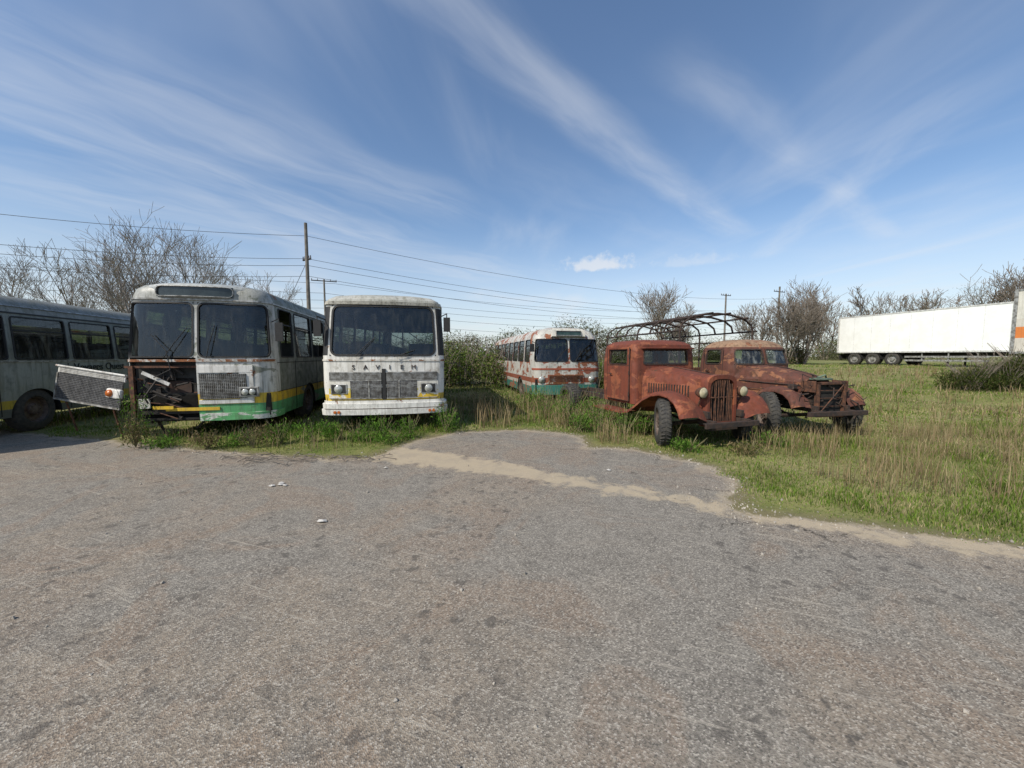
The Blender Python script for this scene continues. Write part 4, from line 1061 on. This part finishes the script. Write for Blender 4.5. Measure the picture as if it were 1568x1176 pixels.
t.out('tyres',TYRE,e,True); rm.out('wheel_rims',RIMM,e,True)

# ================================================== POLES + LINES
WOOD=plain('weathered_pole',(.19,.17,.145),.9,.4,3); INS=plain('insulator',(.12,.1,.09),.3)
def pole(x,y,h,r=.13,arms=(),ang=-.5,concrete=False):
    e=empty('utility_pole',(x,y,float(hfun(x,y)))); mb=MB(); mb.tube((0,0,-.3),(0,0,h),r,r*.65,10,True)
    c,s_=math.cos(ang),math.sin(ang)
    am=MB(); ins=MB()
    for z,hw in arms:
        am.tube((-c*hw,-s_*hw,z),(c*hw,s_*hw,z),.045,.045,6,True)
        for f_ in (-.95,-.5,.5,.95): ins.tube((c*hw*f_,s_*hw*f_,z),(c*hw*f_,s_*hw*f_,z+.2),.04,.025,6,True)
    if not arms: ins.tube((r,0,h-.3),(r+.15,0,h-.3),.03,.03,6,True); am.tube((0,0,h),(0,0,h+.06),r*.7,r*.5,8,True)
    mb.out('shaft',WOOD,e,True,auto=40); am.out('crossarms',UNDER,e); ins.out('insulators',INS,e)
pole(-11.5,21.7,9.0,.13,[(7.0,.35)])
pole(-17.9,36.7,8.9,.12,[(8.75,1.1)],.4)
pole(28.4,51,9.0,.14,[(8.8,.9)],.4)
pole(32.0,46,9.0,.14,[(8.4,1.0)],.4)
LM=plain('cable',(.06,.06,.063),.5,.2,3)
mb=MB()
def cable(pts,sag,r=.012):
    for (a,b),sg in zip(zip(pts[:-1],pts[1:]),sag):
        a=Vector(a);b=Vector(b); pr=a
        for k in range(1,25):
            t=k/24; q=a.lerp(b,t); q.z-=4*sg*t*(1-t); mb.tube(pr,q,r,r,4); pr=q
LX,LY=-36.,8.3
for dz,off in [(8.3,0),(7.05,0),(6.7,.35),(6.1,.2)]:
    cable([(LX,LY+off,dz+.2),(-11.5,21.7+off*.3,dz),(32,46+off,dz+.2),(90,79,dz)],[.9,1.2,1.2],.012)
for z0,off in [(7.6,0),(7.0,.5),(6.3,1.0),(5.4,1.5),(8.9,2.2),(4.7,1.5)]:
    cable([(-70,10+off,z0+.6),(-17.9,36.7+off,z0),(30,60+off,z0),(100,95,z0)],[.8,1.0,1.0],.017)
cable([(-11.5,21.7,6.9),(-15.5,23.2,1.0)],[0],.013)
mb.out('power_lines',LM)

# ------------------------------------------------------------------ light
SUNDIR=Vector((-.74,-.72,1.0)).normalized()
elev=math.asin(SUNDIR.z); az=math.atan2(SUNDIR.x,SUNDIR.y)
sl=bpy.data.lights.new('sun','SUN'); sl.energy=4.9; sl.angle=math.radians(.5); sl.color=(1,.93,.82)
so=bpy.data.objects.new('sun',sl); COL.objects.link(so); so.rotation_euler=(-SUNDIR).to_track_quat('-Z','Y').to_euler()

w=bpy.data.worlds.new('World'); scene.world=w; w.use_nodes=True
g=NT(w.node_tree)
sky=g.n('ShaderNodeTexSky',{'sky_type':'NISHITA','sun_disc':False,'sun_elevation':elev,'sun_rotation':az%(2*math.pi),'air_density':1.1,'dust_density':.6,'ozone_density':4.0}).outputs[0]
dirv=g.n('ShaderNodeTexCoord').outputs['Generated']
X_,Y_,Z_=g.xyz(dirv)[0:3]
zc=g.m('MAXIMUM',Z_,.03)
px=g.m('DIVIDE',X_,zc); py=g.m('DIVIDE',Y_,zc)
P=g.n('ShaderNodeCombineXYZ',{},{0:px,1:py,2:0.0}).outputs[0]
g.dim='2D'
warp=g.m('SUBTRACT',g.noise(P,1.3,3,.55),.5)
def streak(a,b,w0,amp,wob=.18,ext=.6):
    dx,dy=b[0]-a[0],b[1]-a[1]; L=math.hypot(dx,dy); dx/=L;dy/=L
    rx=g.m('SUBTRACT',px,a[0]); ry=g.m('SUBTRACT',py,a[1])
    al=g.m('ADD',g.m('MULTIPLY',rx,dx),g.m('MULTIPLY',ry,dy))
    pe=g.m('ADD',g.m('MULTIPLY',rx,-dy),g.m('MULTIPLY',ry,dx))
    pe=g.m('ADD',pe,g.m('MULTIPLY',warp,wob))
    v=g.n('ShaderNodeCombineXYZ',{},{0:g.m('ADD',g.m('MULTIPLY',al,.8),a[0]*7),1:g.m('MULTIPLY',pe,3.5),2:0.0}).outputs[0]
    fib=g.noise(v,1.4,4,.55,.2)
    ww=g.m('MULTIPLY',g.m('ADD',g.m('MULTIPLY',fib,.9),.7),w0)
    msk=g.sm(g.m('DIVIDE',g.m('ABSOLUTE',pe),ww),1.0,0.0)
    end=g.m('MULTIPLY',g.sm(al,-ext,.0),g.sm(al,L+ext,L))
    return g.m('MULTIPLY',g.m('MULTIPLY',msk,end),g.m('MULTIPLY',g.sm(fib,.05,.85),amp))
tot=streak((-.21,1.143),(1.6,2.95),.15,.36,.08)
for args in [((.763,1.477),(3.0,3.15),.13,.24,.10,.4),((1.78,1.63),(2.45,3.8),.18,.24,.15,.3),((-1.62,1.275),(-.57,2.55),.36,.26,.25,.7),((-1.99,1.55),(-1.2,3.1),.45,.32,.3,.9),((.2,2.2),(1.9,3.9),.35,.08,.3,.6),((-2.6,2.4),(-.4,4.6),.7,.26,.4,1.0)]:
    tot=g.m('ADD',tot,streak(*args))
veil=g.noise(g.n('ShaderNodeMapping',{},{'Vector':P,'Rotation':(0,0,-.8),'Scale':(1.2,.5,1)}).outputs[0],.7,5,.55,.4)
tot=g.m('ADD',tot,g.sm(veil,.45,.85,0,.24))
hz=g.sm(Z_,.34,.0,0,.60)
tot=g.m('ADD',tot,hz)
def cum(az_,el_,wa,we,amp):
    an=g.m('ARCTAN2',X_,Y_); el=g.m('ARCSINE',Z_)
    v=g.n('ShaderNodeCombineXYZ',{},{0:an,1:el,2:0.0}).outputs[0]
    nn=g.m('SUBTRACT',g.noise(v,34,4,.6),.5)
    da=g.m('DIVIDE',g.m('SUBTRACT',an,az_),wa); de=g.m('SUBTRACT',el,el_)
    de=g.m('DIVIDE',de,we); deneg=g.m('MULTIPLY',g.m('MINIMUM',de,0.0),2.4); de=g.m('ADD',g.m('MAXIMUM',de,0.0),deneg)
    r=g.m('SQRT',g.m('ADD',g.m('MULTIPLY',da,da),g.m('MULTIPLY',de,de)))
    return g.sm(g.m('ADD',r,g.m('MULTIPLY',nn,1.8)),1.1,.3,0,amp)
tot=g.m('ADD',tot,cum(.215,.222,.10,.028,.6)); tot=g.m('ADD',tot,cum(.44,.215,.08,.022,.22))
tot=g.m('MINIMUM',tot,.92)
col=g.mix(tot,sky,(5.5,5.7,6.0))
bg=g.n('ShaderNodeBackground',{},{'Color':col,'Strength':.145})
g.n('ShaderNodeOutputWorld',{},{'Surface':bg.outputs[0]})

# ------------------------------------------------------------------ camera
cd=bpy.data.cameras.new('camera'); cd.lens=13.32; cd.sensor_width=36; cd.clip_end=3000; cd.clip_start=.05
co=bpy.data.objects.new('camera',cd); COL.objects.link(co); co.location=(0,0,1.6); co.rotation_euler=(math.radians(90-4.2),0,0)
scene.camera=co
scene.view_settings.view_transform='Standard'; scene.view_settings.look='None'; scene.view_settings.exposure=0
